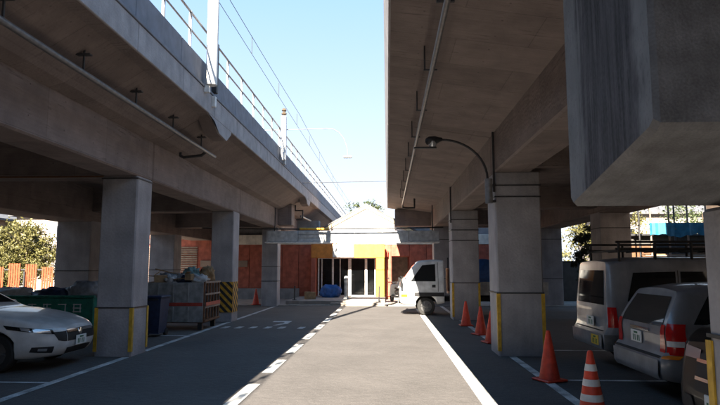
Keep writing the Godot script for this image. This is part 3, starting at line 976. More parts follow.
func build_overhead():
	# tall white pole clamped to the viaduct edge
	var p := thing("white_pole", "tall white pole clamped to the edge of the railed viaduct", "pole", P(-3.52, 0, 11.2))
	tb("shaft", [Vector3(0, 5.36, 0), Vector3(0, 11.0, 0)], 0.115, "white_paint", p, 20, 0.105)
	bx("clamp", Vector3(-0.15, 5.2, -0.02), Vector3(-0.02, 5.36, 0.06), "white_paint", p, 0.01)
	bx("clamp", Vector3(-0.15, 5.05, -0.55), Vector3(-0.05, 5.28, -0.46), "white_paint", p, 0.01)
	bx("cable_box", Vector3(-0.18, 5.4, -0.75), Vector3(-0.08, 6.5, -0.62), "dark_steel", p, 0.01)
	# short white post with an insulator
	var q := thing("white_post", "short white post topped by a brown insulator on the viaduct edge", "post", P(-3.52, 0, 19.6))
	bx("post", Vector3(-0.12, 5.4, -0.1), Vector3(0.04, 6.95, 0.08), "white_paint", q, 0.01)
	bx("back_plate", Vector3(-0.1, 5.3, -0.45), Vector3(-0.02, 6.75, -0.2), "grey_paint", q, 0.01)
	var ins := mk()
	lathe(ins, [Vector2(0, 6.45), Vector2(0.05, 6.45), Vector2(0.05, 6.5), Vector2(0.09, 6.52), Vector2(0.09, 6.56), Vector2(0.05, 6.58), Vector2(0.05, 6.62), Vector2(0.085, 6.65), Vector2(0.06, 6.72), Vector2(0, 6.74)], 14, Transform3D(Basis.IDENTITY, Vector3(-0.04, 0.5, 0)))
	obj("insulator", ins, "bark", q)
	# curved lamp arm reaching over the lane
	var la := thing("arm_lamp", "thin curved lamp arm reaching from the short white post over the lane", "street lamp")
	var pts := []
	for i in 15:
		var t := i / 14.0
		var x := lerpf(-4.4, -2.0, minf(t * 1.5, 1.0)) if t < 0.667 else -2.0 + 0.66 * sin((t - 0.667) / 0.333 * PI * 0.5)
		var y := 6.5 + 0.05 * minf(t * 1.5, 1.0) if t < 0.667 else 6.55 - 0.98 * (1.0 - cos((t - 0.667) / 0.333 * PI * 0.5))
		pts.append(P(x, y, 19.8))
	tb("arm", pts, 0.014, "galv", la, 8)
	dbx("lamp_head", -1.5, -1.2, 5.49, 5.57, 19.73, 19.87, "grey_paint", la, 0.02)
	# catenary wires with droppers above the tracks of the railed viaduct
	for k in 1:
		var x := -4.6 - k * 0.5
		var w := thing("catenary_wire", "messenger and contact wire pair strung above the railed viaduct", "overhead wire")
		tb("contact_wire", [P(x, 9.0, -10), P(x, 9.0, 70)], 0.009, "dark_steel", w, 5)
		var mp := []
		for i in 41:
			var d := -10.0 + i * 2.0
			mp.append(P(x, 9.55 + 0.25 * pow(abs(fmod(d + 50.0, 40.0) - 20.0) / 20.0, 2.0), d))
		tb("messenger_wire", mp, 0.01, "dark_steel", w, 5)
		for i in 14:
			var d := -6.0 + i * 5.0
			tb("dropper", [P(x, 9.0, d), P(x, 9.6, d)], 0.011, "dark_steel", w, 5)
	# black cable spanning the lane in front of the gable
	var c := thing("span_cable", "black cable stretched across the lane with a yellow sleeve", "cable")
	var cp := []
	for i in 21:
		var t := i / 20.0
		cp.append(P(lerpf(-8.0, 2.4, t), 3.42 - 0.06 * sin(t * PI), 24.8))
	tb("cable", cp, 0.03, "black", c, 6)
	tb("sleeve", [P(-3.75, 3.375, 24.8), P(-2.5, 3.365, 24.8)], 0.05, "hazard_yellow", c, 8)
	var c2 := tb("thin_wire", [P(-3.7, 5.4, 25), P(0.05, 5.45, 25)], 0.012, "dark_steel")
	tag(c2, "thin wire crossing the sky gap above the gable", "wire")
	# long pale cable duct across the lane, made of ribbed cover panels
	var u := thing("overhead_duct", "long pale metal duct of ribbed panels spanning the lane before the gable", "duct")
	dbx("back_box", -5.25, 2.25, 2.83, 3.3, 25.1, 25.5, "duct", u, 0.01)
	dbx("bottom_lip", -5.3, 2.25, 2.77, 2.83, 24.98, 25.52, "white_paint", u, 0.008)
	var xs := [-5.2, -3.86, -2.62, -1.4, -0.2, 0.95, 2.25]
	for i in 6:
		var st := mk()
		var ribs := 3 if i == 1 else 1
		var rh := 0.465 / ribs
		for k in ribs:
			var y: float = 2.84 + k * rh
			box(st, P(xs[i] + 0.012, y, 25.095), P(xs[i + 1] - 0.012, y + rh - 0.01, 25.055), 0.012)
		obj("cover_panel", st, "duct", u)
	for x in [-4.95, 1.95]:
		dbx("hanger", x, x + 0.05, 3.3, 4.42, 25.25, 25.3, "dark_steel", u)
	# bracket lamp on the strapped column
	var l := thing("bracket_lamp", "swan-neck lamp with a grey ballast canister on the strapped column", "lamp")
	tb("canister", [P(2.02, 2.97, 11.5), P(2.02, 3.46, 11.5)], 0.075, "galv", l, 16)
	for y in [3.0, 3.32]:
		dbx("clamp", 1.98, 2.17, y, y + 0.04, 11.55, 11.68, "dark_steel", l)
	var ar := []
	for i in 13:
		var a := PI * 0.5 * i / 12.0
		ar.append(P(2.0 - 0.92 * (1.0 - cos(a)), 3.46 + 0.8 * sin(a), 11.5))
	tb("arm", ar, 0.024, "dark_steel", l, 8)
	var hd := mk()
	lathe(hd, [Vector2(0, 0.0), Vector2(0.035, 0.0), Vector2(0.05, 0.06), Vector2(0.085, 0.14), Vector2(0.095, 0.26), Vector2(0.06, 0.33), Vector2(0, 0.35)], 16, Transform3D(Basis(Vector3(0, 0, 1), deg_to_rad(98)), P(1.12, 4.27, 11.5)), true)
	obj("lamp_head", hd, "dark_steel", l)
	var gl := mk()
	lathe(gl, [Vector2(0.0, -0.09), Vector2(0.06, -0.075), Vector2(0.085, -0.03), Vector2(0.09, 0.03)], 14, Transform3D(Basis.IDENTITY, P(0.92, 4.19, 11.5)), true)
	obj("lens", gl, "headlamp", l)
	dbx("wire_bracket", 0.55, 1.0, 4.08, 4.11, 11.45, 11.53, "dark_steel", l)

# ---------------------------------------------------------------- vehicles
# a body is a loft: u runs from nose (0) to tail (1), the section from sill to roof centre.
# curves are arrays of Vector2(parameter, value) read with a smooth step between points.

func curve(c: Array, x: float) -> float:
	if x <= c[0].x:
		return c[0].y
	for i in c.size() - 1:
		if x <= c[i + 1].x:
			var t: float = (x - c[i].x) / maxf(c[i + 1].x - c[i].x, 1e-6)
			# Catmull-Rom with clamped ends, monotone enough for these outlines
			var p0: float = c[maxi(i - 1, 0)].y
			var p1: float = c[i].y
			var p2: float = c[i + 1].y
			var p3: float = c[mini(i + 2, c.size() - 1)].y
			var x0: float = c[maxi(i - 1, 0)].x
			var x3: float = c[mini(i + 2, c.size() - 1)].x
			var h: float = c[i + 1].x - c[i].x
			var m1: float = (p2 - p0) / maxf(c[i + 1].x - x0, 1e-6) * h
			var m2: float = (p3 - p1) / maxf(x3 - c[i].x, 1e-6) * h
			var t2 := t * t
			var t3 := t2 * t
			var v := (2 * t3 - 3 * t2 + 1) * p1 + (t3 - 2 * t2 + t) * m1 + (-2 * t3 + 3 * t2) * p2 + (t3 - t2) * m2
			return clampf(v, minf(p1, p2) - absf(p2 - p1) * 0.08, maxf(p1, p2) + absf(p2 - p1) * 0.08)
	return c[-1].y

# shape S: {L, top(l), bot, arches [[l, r, y]], front(y), rear(y), half(y), nose, tail, crown}
func s_l(S: Dictionary, u: float, y: float) -> float:
	return lerpf(curve(S.front, y), S.L - curve(S.rear, y), u)

func s_half(S: Dictionary, u: float, y: float) -> float:
	var w: float = curve(S.half, y)
	var e := 1.0
	if u < S.nose[0]:
		var t: float = 1.0 - u / S.nose[0]
		e = 1.0 - S.nose[1] * (1.0 - sqrt(maxf(1.0 - t * t, 0.0)))
	elif u > 1.0 - S.tail[0]:
		var t: float = 1.0 - (1.0 - u) / S.tail[0]
		e = 1.0 - S.tail[1] * (1.0 - sqrt(maxf(1.0 - t * t, 0.0)))
	return w * e

func s_top(S: Dictionary, u: float) -> float:
	return curve(S.top, u * S.L)

func s_bot(S: Dictionary, u: float) -> float:
	var l: float = u * S.L
	var b: float = S.bot
	if l < 0.35:
		b += (0.35 - l) * 0.12
	elif l > S.L - 0.4:
		b += (l - S.L + 0.4) * 0.2
	for a in S.arches:
		var x: float = l - a[0]
		if absf(x) < a[1]:
			b = maxf(b, a[2] + sqrt(a[1] * a[1] - x * x))
	return b

func s_point(S: Dictionary, u: float, y: float, z: float) -> Vector3:
	return Vector3(S.L * 0.5 - s_l(S, u, y), y, z)

const ROUND := 0.07

func s_side(S: Dictionary, u: float, y: float, sgn: float, off := 0.0) -> Vector3:
	var top := s_top(S, u)
	var w := s_half(S, u, y)
	if y > top - ROUND:
		var t := clampf((y - (top - ROUND)) / ROUND, 0.0, 1.0)
		w -= ROUND * (1.0 - sqrt(maxf(1.0 - t * t, 0.0)))
	return s_point(S, u, y, sgn * (w + off))

func s_roof(S: Dictionary, u: float, s: float, off := 0.0) -> Vector3:
	var top := s_top(S, u)
	var w := s_half(S, u, top) - ROUND
	return s_point(S, u, top + S.crown * (1.0 - s * s) + off, s * w)

func car_body(S: Dictionary) -> SurfaceTool:
	var st := mk()
	var us := []
	var n := 96
	for i in n + 1:
		us.append(float(i) / n)
	for k in [0.004, 0.015, 0.03, 0.97, 0.985, 0.996]:
		us.append(k)
	us.sort()
	var rings := []
	for u in us:
		var ring := []
		var b := s_bot(S, u)
		var t := s_top(S, u)
		for sgn in [1.0, -1.0]:
			var part := []
			part.append(s_point(S, u, b, 0.0))
			part.append(s_point(S, u, b, sgn * s_half(S, u, b) * 0.9))
			for j in 13:
				part.append(s_side(S, u, lerpf(b + 0.02, t - ROUND, j / 12.0), sgn))
			for j in range(1, 5):
				part.append(s_side(S, u, t - ROUND + ROUND * sin(j / 4.0 * PI * 0.5), sgn))
			for j in range(1, 5):
				part.append(s_roof(S, u, sgn * (1.0 - j / 4.0)))
			ring.append(part)
		rings.append(ring)
	st.set_smooth_group(1)
	for i in us.size() - 1:
		for k in 2:
			var A: Array = rings[i][k]
			var B: Array = rings[i + 1][k]
			for j in A.size() - 1:
				if k == 0:
					quad(st, A[j], B[j], B[j + 1], A[j + 1])
				else:
					quad(st, A[j + 1], B[j + 1], B[j], A[j])
	st.set_smooth_group(2)
	for e in 2:
		var R: Array = rings[0] if e == 0 else rings[us.size() - 1]
		var m: int = R[0].size()
		for j in m - 1:
			for q in 4:
				var f0 := q / 4.0
				var f1 := (q + 1) / 4.0
				var a: Vector3 = R[0][j].lerp(R[1][j], f0)
				var b2: Vector3 = R[0][j].lerp(R[1][j], f1)
				var c: Vector3 = R[0][j + 1].lerp(R[1][j + 1], f1)
				var d: Vector3 = R[0][j + 1].lerp(R[1][j + 1], f0)
				if e == 0:
					quad(st, a, d, c, b2)
				else:
					quad(st, a, b2, c, d)
	return st

# curved patch proud of the body; kind side: corners are (l/L = u, y); roof: (u, s); end: (y, s)
func patch(S: Dictionary, kind: String, c: Array, off: float, sgn := 1.0, n := 8) -> SurfaceTool:
	var st := mk()
	st.set_smooth_group(1)
	var g := []
	for i in n + 1:
		var row := []
		for j in n + 1:
			var p: Vector2 = (c[0] as Vector2).lerp(c[1], i / float(n)).lerp((c[3] as Vector2).lerp(c[2], i / float(n)), j / float(n))
			var v: Vector3
			if kind == "side":
				v = s_side(S, p.x, p.y, sgn, off)
			elif kind == "roof":
				v = s_roof(S, p.x, p.y, off)
			elif kind == "nose":
				v = s_point(S, 0.0, p.x, p.y * s_half(S, 0.0, p.x)) + Vector3(off, 0, 0)
			else:
				v = s_point(S, 1.0, p.x, p.y * s_half(S, 1.0, p.x)) - Vector3(off, 0, 0)
			row.append(v)
		g.append(row)
	for i in n:
		for j in n:
			quad(st, g[i][j], g[i + 1][j], g[i + 1][j + 1], g[i][j + 1])
	return st

func V(x, y) -> Vector2:
	return Vector2(x, y)

func wheel(parent: Node3D, at: Vector3, r: float, w: float, sgn: float):
	var o := sub("wheel", parent, at)
	var tr := Transform3D(Basis(Vector3(1, 0, 0), PI * 0.5 * sgn), Vector3.ZERO)
	var st := mk()
	lathe(st, [Vector2(r * 0.62, -w * 0.5), Vector2(r * 0.93, -w * 0.5), Vector2(r, -w * 0.36), Vector2(r, w * 0.36), Vector2(r * 0.93, w * 0.5), Vector2(r * 0.64, w * 0.5)], 28, tr)
	obj("tyre", st, "rubber", o)
	var rm := mk()
	lathe(rm, [Vector2(r * 0.66, w * 0.46), Vector2(r * 0.62, w * 0.3), Vector2(r * 0.2, w * 0.36), Vector2(0.0, w * 0.42)], 24, tr)
	obj("rim", rm, "rim", o)
	var sp := mk()
	for k in 5:
		var a := TAU * k / 5.0
		var c := Vector3(cos(a), 0, sin(a)) * r * 0.4
		box(sp, Vector3(-r * 0.2, w * 0.36, -r * 0.06), Vector3(r * 0.2, w * 0.42, r * 0.06), 0.005, tr * Transform3D(Basis(Vector3.UP, -a), c))
	obj("spokes", sp, "chrome", o)

func four_wheels(t: Node3D, S: Dictionary, r: float, w: float):
	for a in S.arches:
		for sgn in [1.0, -1.0]:
			wheel(t, Vector3(S.L * 0.5 - a[0], r, sgn * (curve(S.half, 0.4) - w * 0.5 - 0.02)), r, w, sgn)

func mirror(t: Node3D, S: Dictionary, u: float, y: float, sgn: float, m: String):
	var st := mk()
	var p := s_side(S, u, y, sgn)
	box(st, p + Vector3(-0.06, -0.07, minf(0.03 * sgn, 0.2 * sgn)), p + Vector3(0.08, 0.09, maxf(0.03 * sgn, 0.2 * sgn)), 0.04)
	obj("mirror", st, m, t)

func plate(t: Node3D, at: Vector3, face: float, m: String):
	var st := mk()
	box(st, at + Vector3(-0.008, -0.08, -0.165), at + Vector3(0.008, 0.08, 0.165), 0.004)
	var o := obj("number_plate", st, m, t)
	var k := mk()
	for i in 4:
		var z := -0.09 + i * 0.055 + (0.02 if i > 1 else 0.0)
		box(k, at + Vector3(face * 0.009 - 0.001, -0.06, z), at + Vector3(face * 0.009 + 0.001, 0.02, z + 0.028))
	box(k, at + Vector3(face * 0.009 - 0.001, 0.035, -0.06), at + Vector3(face * 0.009 + 0.001, 0.062, 0.06))
	obj("digits", k, "plate_ink", o)

func build_vehicles():
	sedan()
	van()
	wagon()
	minivan()
	truck()

func sedan():
	var S := {"L": 4.65, "bot": 0.2, "arches": [[0.95, 0.36, 0.31], [3.65, 0.36, 0.31]],
		"top": [V(0, 0.70), V(0.12, 0.76), V(0.5, 0.86), V(1.1, 0.955), V(1.4, 0.99), V(1.62, 1.08), V(2.05, 1.31), V(2.4, 1.42), V(2.9, 1.455), V(3.4, 1.40), V(4.0, 1.19), V(4.35, 1.07), V(4.65, 1.0)],
		"front": [V(0.2, 0.14), V(0.34, 0.03), V(0.5, 0.0), V(0.66, 0.04), V(0.8, 0.14), V(1.0, 0.2)],
		"rear": [V(0.2, 0.2), V(0.45, 0.02), V(0.7, 0.0), V(1.0, 0.06)],
		"half": [V(0.2, 0.82), V(0.35, 0.885), V(0.6, 0.905), V(0.85, 0.885), V(0.98, 0.85), V(1.1, 0.80), V(1.46, 0.60)],
		"nose": [0.2, 0.55], "tail": [0.1, 0.2], "crown": 0.03}
	var t := thing("sedan", "white sedan parked nose-out in front of the green container", "car", P(-5.42 - 2.325, 0, 10.2))
	obj("body", car_body(S), "car_white", t)
	four_wheels(t, S, 0.31, 0.21)
	obj("windscreen", patch(S, "roof", [V(0.335, -0.93), V(0.335, 0.93), V(0.50, 0.9), V(0.50, -0.9)], 0.006), "car_glass", t)
	obj("rear_window", patch(S, "roof", [V(0.74, -0.88), V(0.74, 0.88), V(0.89, 0.9), V(0.89, -0.9)], 0.006), "car_glass", t)
	for s in [1.0, -1.0]:
		obj("side_window", patch(S, "side", [V(0.385, 1.0), V(0.55, 1.0), V(0.55, 1.36), V(0.49, 1.34)], 0.006, s), "car_glass", t)
		obj("side_window", patch(S, "side", [V(0.565, 1.0), V(0.74, 1.03), V(0.71, 1.30), V(0.565, 1.36)], 0.006, s), "car_glass", t)
		obj("door_seam", patch(S, "side", [V(0.36, 0.3), V(0.362, 0.3), V(0.362, 0.98), V(0.36, 0.98)], 0.003, s), "seam", t)
		obj("door_seam", patch(S, "side", [V(0.557, 0.3), V(0.559, 0.3), V(0.559, 0.98), V(0.557, 0.98)], 0.003, s), "seam", t)
		# headlamp wraps from the nose onto the wing
		var hl := patch(S, "side", [V(0.018, 0.605), V(0.15, 0.705), V(0.155, 0.77), V(0.02, 0.685)], 0.008, s)
		var h := obj("headlight", hl, "car_glass", t)
		obj("projector", patch(S, "side", [V(0.024, 0.618), V(0.07, 0.652), V(0.07, 0.715), V(0.026, 0.682)], 0.013, s), "headlamp", h)
		obj("projector", patch(S, "side", [V(0.078, 0.66), V(0.105, 0.682), V(0.105, 0.73), V(0.078, 0.712)], 0.013, s), "headlamp", h)
		obj("grille_wing", patch(S, "side", [V(0.0, 0.47), V(0.012, 0.50), V(0.022, 0.64), V(0.0, 0.64)], 0.006, s), "black", t)
		obj("fog_surround", patch(S, "side", [V(0.02, 0.30), V(0.085, 0.33), V(0.08, 0.41), V(0.02, 0.41)], 0.006, s), "black", t)
		obj("fog_light", patch(S, "side", [V(0.035, 0.335), V(0.06, 0.345), V(0.06, 0.385), V(0.035, 0.38)], 0.012, s), "headlamp", t)
		mirror(t, S, 0.39, 1.0, s, "car_white")
	obj("grille", patch(S, "nose", [V(0.47, -0.99), V(0.47, 0.99), V(0.64, 0.99), V(0.64, -0.99)], 0.006), "black", t)
	obj("chrome_bar", patch(S, "nose", [V(0.615, -0.99), V(0.615, 0.99), V(0.665, 1.0), V(0.665, -1.0)], 0.02), "chrome", t)
	obj("intake", patch(S, "nose", [V(0.25, -0.9), V(0.25, 0.9), V(0.36, 0.98), V(0.36, -0.98)], 0.006), "black", t)
	var em := mk()
	lathe(em, [Vector2(0, 0.02), Vector2(0.055, 0.015), Vector2(0.06, 0.0)], 16, Transform3D(Basis(Vector3(0, 0, 1), -PI * 0.5), Vector3(2.325 - 0.01, 0.60, 0)))
	obj("badge", em, "chrome", t)
	plate(t, Vector3(2.345, 0.46, 0.0), 1.0, "plate_white")

func van():
	var S := {"L": 4.4, "bot": 0.26, "arches": [[0.75, 0.35, 0.31], [3.5, 0.36, 0.31]],
		"top": [V(0, 0.85), V(0.3, 1.0), V(0.75, 1.12), V(1.0, 1.28), V(1.5, 1.74), V(1.85, 1.84), V(2.6, 1.87), V(3.8, 1.86), V(4.4, 1.80)],
		"front": [V(0.2, 0.12), V(0.45, 0.0), V(0.8, 0.05), V(1.2, 0.1)],
		"rear": [V(0.26, 0.05), V(0.42, 0.0), V(0.62, 0.0), V(0.68, 0.06), V(1.05, 0.07), V(1.8, 0.13)],
		"half": [V(0.26, 0.80), V(0.45, 0.845), V(0.8, 0.85), V(1.05, 0.84), V(1.5, 0.78), V(1.86, 0.71)],
		"nose": [0.14, 0.25], "tail": [0.045, 0.10], "crown": 0.03}
	var t := thing("delivery_van", "silver van with a dark roof rack parked tail towards the lane", "van", P(3.58 + 2.2, 0, 10.75), PI)
	t.rotation.y = 0.0
	obj("body", car_body(S), "car_silver", t)
	four_wheels(t, S, 0.31, 0.2)
	obj("rear_window", patch(S, "tail", [V(1.08, -0.86), V(1.08, 0.86), V(1.66, 0.86), V(1.66, -0.86)], 0.008), "car_glass", t)
	obj("windscreen", patch(S, "roof", [V(0.23, -0.9), V(0.23, 0.9), V(0.35, 0.9), V(0.35, -0.9)], 0.006), "car_glass", t)
	obj("tailgate_seam", patch(S, "tail", [V(0.645, -0.9), V(0.645, 0.9), V(0.66, 0.9), V(0.66, -0.9)], 0.004), "seam", t)
	for s in [1.0, -1.0]:
		obj("side_window", patch(S, "side", [V(0.30, 1.12), V(0.49, 1.12), V(0.49, 1.64), V(0.385, 1.60)], 0.006, s), "car_glass", t)
		obj("side_window", patch(S, "side", [V(0.51, 1.12), V(0.715, 1.12), V(0.715, 1.64), V(0.51, 1.64)], 0.006, s), "car_glass", t)
		obj("side_window", patch(S, "side", [V(0.735, 1.12), V(0.925, 1.15), V(0.90, 1.62), V(0.735, 1.64)], 0.006, s), "car_glass", t)
		obj("door_rail", patch(S, "side", [V(0.70, 0.90), V(0.95, 0.90), V(0.95, 0.93), V(0.70, 0.93)], 0.006, s), "seam", t)
		obj("door_seam", patch(S, "side", [V(0.50, 0.32), V(0.503, 0.32), V(0.503, 1.66), V(0.50, 1.66)], 0.004, s), "seam", t)
		obj("door_seam", patch(S, "side", [V(0.724, 0.7), V(0.727, 0.7), V(0.727, 1.66), V(0.724, 1.66)], 0.004, s), "seam", t)
		obj("tail_light", patch(S, "side", [V(0.965, 0.72), V(0.999, 0.72), V(0.999, 1.05), V(0.97, 1.05)], 0.012, s), "taillamp", t)
		obj("bumper_corner", patch(S, "side", [V(0.93, 0.34), V(1.0, 0.34), V(1.0, 0.60), V(0.93, 0.60)], 0.02, s), "bumper_grey", t)
		obj("headlight", patch(S, "side", [V(0.004, 0.66), V(0.1, 0.74), V(0.12, 0.95), V(0.004, 0.82)], 0.008, s), "headlamp", t)
		mirror(t, S, 0.30, 1.12, s, "black")
	obj("rear_bumper", patch(S, "tail", [V(0.36, -0.98), V(0.36, 0.98), V(0.60, 0.98), V(0.60, -0.98)], 0.03), "car_silver", t)
	plate(t, Vector3(-2.2 + 0.02, 0.78, 0.1), -1.0, "plate_white")
	plate(t, Vector3(-2.2 - 0.035, 0.49, 0.45), -1.0, "plate_yellow")
	# roof rack
	var k := sub("roof_rack", t)
	for s in [1.0, -1.0]:
		tb("side_rail", [Vector3(-1.9, 2.02, s * 0.66), Vector3(0.55, 2.02, s * 0.66)], 0.022, "black", k, 8)
		tb("side_rail", [Vector3(-1.9, 2.14, s * 0.68), Vector3(0.55, 2.14, s * 0.68)], 0.02, "black", k, 8)
		for x in [-1.85, -1.25, -0.65, -0.05, 0.5]:
			tb("foot", [Vector3(x, 1.80, s * 0.68), Vector3(x, 2.14, s * 0.68)], 0.022, "black", k, 6)
	for i in 8:
		var x := -1.85 + i * 0.335
		tb("cross_bar", [Vector3(x, 2.0, -0.66), Vector3(x, 2.0, 0.66)], 0.018, "black", k, 6)

func wagon():
	var S := {"L": 4.2, "bot": 0.22, "arches": [[0.8, 0.34, 0.29], [3.35, 0.34, 0.29]],
		"top": [V(0, 0.74), V(0.3, 0.86), V(0.9, 0.95), V(1.15, 1.0), V(1.75, 1.38), V(2.1, 1.45), V(3.0, 1.475), V(3.7, 1.465), V(4.2, 1.40)],
		"front": [V(0.2, 0.12), V(0.45, 0.0), V(0.8, 0.06), V(1.2, 0.1)],
		"rear": [V(0.22, 0.10), V(0.36, 0.0), V(0.58, 0.0), V(0.63, 0.07), V(0.95, 0.09), V(1.42, 0.34)],
		"half": [V(0.22, 0.79), V(0.4, 0.835), V(0.7, 0.845), V(0.92, 0.83), V(1.1, 0.79), V(1.46, 0.66)],
		"nose": [0.14, 0.25], "tail": [0.06, 0.13], "crown": 0.03}
	var t := thing("station_wagon", "silver-beige station wagon with tall red tail lights parked beside the roof-rack van", "car", P(3.42 + 2.1, 0, 8.35))
	obj("body", car_body(S), "car_beige", t)
	four_wheels(t, S, 0.29, 0.19)
	obj("rear_window", patch(S, "tail", [V(0.955, -0.88), V(0.955, 0.88), V(1.33, 0.84), V(1.33, -0.84)], 0.008), "car_glass", t)
	obj("windscreen", patch(S, "roof", [V(0.29, -0.9), V(0.29, 0.9), V(0.42, 0.9), V(0.42, -0.9)], 0.006), "car_glass", t)
	for s in [1.0, -1.0]:
		obj("side_window", patch(S, "side", [V(0.34, 0.98), V(0.52, 0.98), V(0.52, 1.36), V(0.43, 1.33)], 0.006, s), "car_glass", t)
		obj("side_window", patch(S, "side", [V(0.535, 0.98), V(0.73, 0.98), V(0.73, 1.37), V(0.535, 1.37)], 0.006, s), "car_glass", t)
		obj("side_window", patch(S, "side", [V(0.75, 0.98), V(0.93, 1.0), V(0.91, 1.34), V(0.75, 1.37)], 0.006, s), "car_glass", t)
		obj("door_seam", patch(S, "side", [V(0.525, 0.3), V(0.528, 0.3), V(0.528, 1.37), V(0.525, 1.37)], 0.004, s), "seam", t)
		obj("door_seam", patch(S, "side", [V(0.74, 0.6), V(0.743, 0.6), V(0.743, 1.37), V(0.74, 1.37)], 0.004, s), "seam", t)
		obj("door_handle", patch(S, "side", [V(0.69, 0.83), V(0.72, 0.83), V(0.72, 0.86), V(0.69, 0.86)], 0.02, s), "black", t)
		var tl := obj("tail_light", patch(S, "side", [V(0.945, 0.62), V(1.0, 0.62), V(1.0, 1.0), V(0.955, 1.0)], 0.012, s), "taillamp", t)
		obj("inner_lens", patch(S, "tail", [V(0.63, s * 0.80), V(0.63, s * 1.0), V(0.98, s * 1.0), V(0.98, s * 0.86)], 0.012), "taillamp", tl)
		obj("reverse_lens", patch(S, "side", [V(0.955, 0.72), V(1.0, 0.72), V(1.0, 0.79), V(0.957, 0.79)], 0.016, s), "reflect_white", tl)
		obj("turn_lens", patch(S, "side", [V(0.955, 0.57), V(1.0, 0.57), V(1.0, 0.615), V(0.955, 0.615)], 0.014, s), "amber", tl)
		obj("headlight", patch(S, "side", [V(0.004, 0.58), V(0.1, 0.66), V(0.11, 0.82), V(0.004, 0.72)], 0.008, s), "headlamp", t)
		mirror(t, S, 0.35, 0.98, s, "black")
	obj("rear_bumper", patch(S, "tail", [V(0.30, -0.98), V(0.30, 0.98), V(0.55, 0.98), V(0.55, -0.98)], 0.03), "car_beige", t)
	obj("bumper_step", patch(S, "tail", [V(0.57, -0.97), V(0.57, 0.97), V(0.60, 0.97), V(0.60, -0.97)], 0.006), "seam", t)
	obj("garnish", patch(S, "tail", [V(0.86, -0.4), V(0.86, 0.4), V(0.90, 0.4), V(0.90, -0.4)], 0.02), "chrome", t)
	plate(t, Vector3(-2.1 + 0.06, 0.76, -0.1), -1.0, "plate_white")
	obj("inspection_sticker", patch(S, "side", [V(0.885, 0.93), V(0.905, 0.93), V(0.905, 0.965), V(0.885, 0.965)], 0.006), "plate_yellow", t)

func minivan():
	var S := {"L": 4.5, "bot": 0.24, "arches": [[0.85, 0.37, 0.33], [3.6, 0.37, 0.33]],
		"top": [V(0, 1.0), V(0.2, 1.12), V(0.7, 1.2), V(0.95, 1.3), V(1.5, 1.72), V(1.85, 1.82), V(3.0, 1.84), V(4.5, 1.76)],
		"front": [V(0.2, 0.10), V(0.4, 0.0), V(0.7, 0.02), V(1.0, 0.08), V(1.2, 0.12)],
		"rear": [V(0.24, 0.05), V(0.5, 0.0), V(1.0, 0.05), V(1.76, 0.2)],
		"half": [V(0.24, 0.80), V(0.45, 0.84), V(0.8, 0.85), V(1.15, 0.84), V(1.8, 0.70)],
		"nose": [0.1, 0.3], "tail": [0.05, 0.12], "crown": 0.03}
	var t := thing("minivan", "black minivan with a chrome grille peeking out behind the near low column", "car", P(2.84 + 2.25, 0, 5.3), PI)
	obj("body", car_body(S), "car_black", t)
	four_wheels(t, S, 0.33, 0.2)
	obj("windscreen", patch(S, "roof", [V(0.215, -0.92), V(0.215, 0.92), V(0.34, 0.9), V(0.34, -0.9)], 0.006), "car_glass", t)
	for s in [1.0, -1.0]:
		obj("headlight", patch(S, "side", [V(0.002, 0.90), V(0.03, 0.92), V(0.035, 1.02), V(0.002, 0.99)], 0.008, s), "headlamp", t)
		obj("headlight", patch(S, "nose", [V(0.86, s * 0.55), V(0.86, s * 1.0), V(0.97, s * 1.0), V(0.95, s * 0.55)], 0.01), "headlamp", t)
		obj("side_window", patch(S, "side", [V(0.27, 1.22), V(0.50, 1.22), V(0.50, 1.66), V(0.36, 1.62)], 0.006, s), "car_glass", t)
		obj("side_window", patch(S, "side", [V(0.52, 1.22), V(0.93, 1.22), V(0.90, 1.64), V(0.52, 1.66)], 0.006, s), "car_glass", t)
		obj("fog_surround", patch(S, "nose", [V(0.36, s * 0.6), V(0.36, s * 0.98), V(0.52, s * 0.98), V(0.52, s * 0.7)], 0.012), "black", t)
		mirror(t, S, 0.27, 1.2, s, "car_black")
	obj("grille", patch(S, "nose", [V(0.58, -0.62), V(0.58, 0.62), V(0.92, 0.62), V(0.92, -0.62)], 0.008), "black", t)
	for k in 2:
		var y := 0.68 + k * 0.16
		obj("grille_bar", patch(S, "nose", [V(y, -0.6), V(y, 0.6), V(y + 0.03, 0.6), V(y + 0.03, -0.6)], 0.02), "chrome", t)
	plate(t, Vector3(2.27, 0.5, 0.0), 1.0, "plate_white")

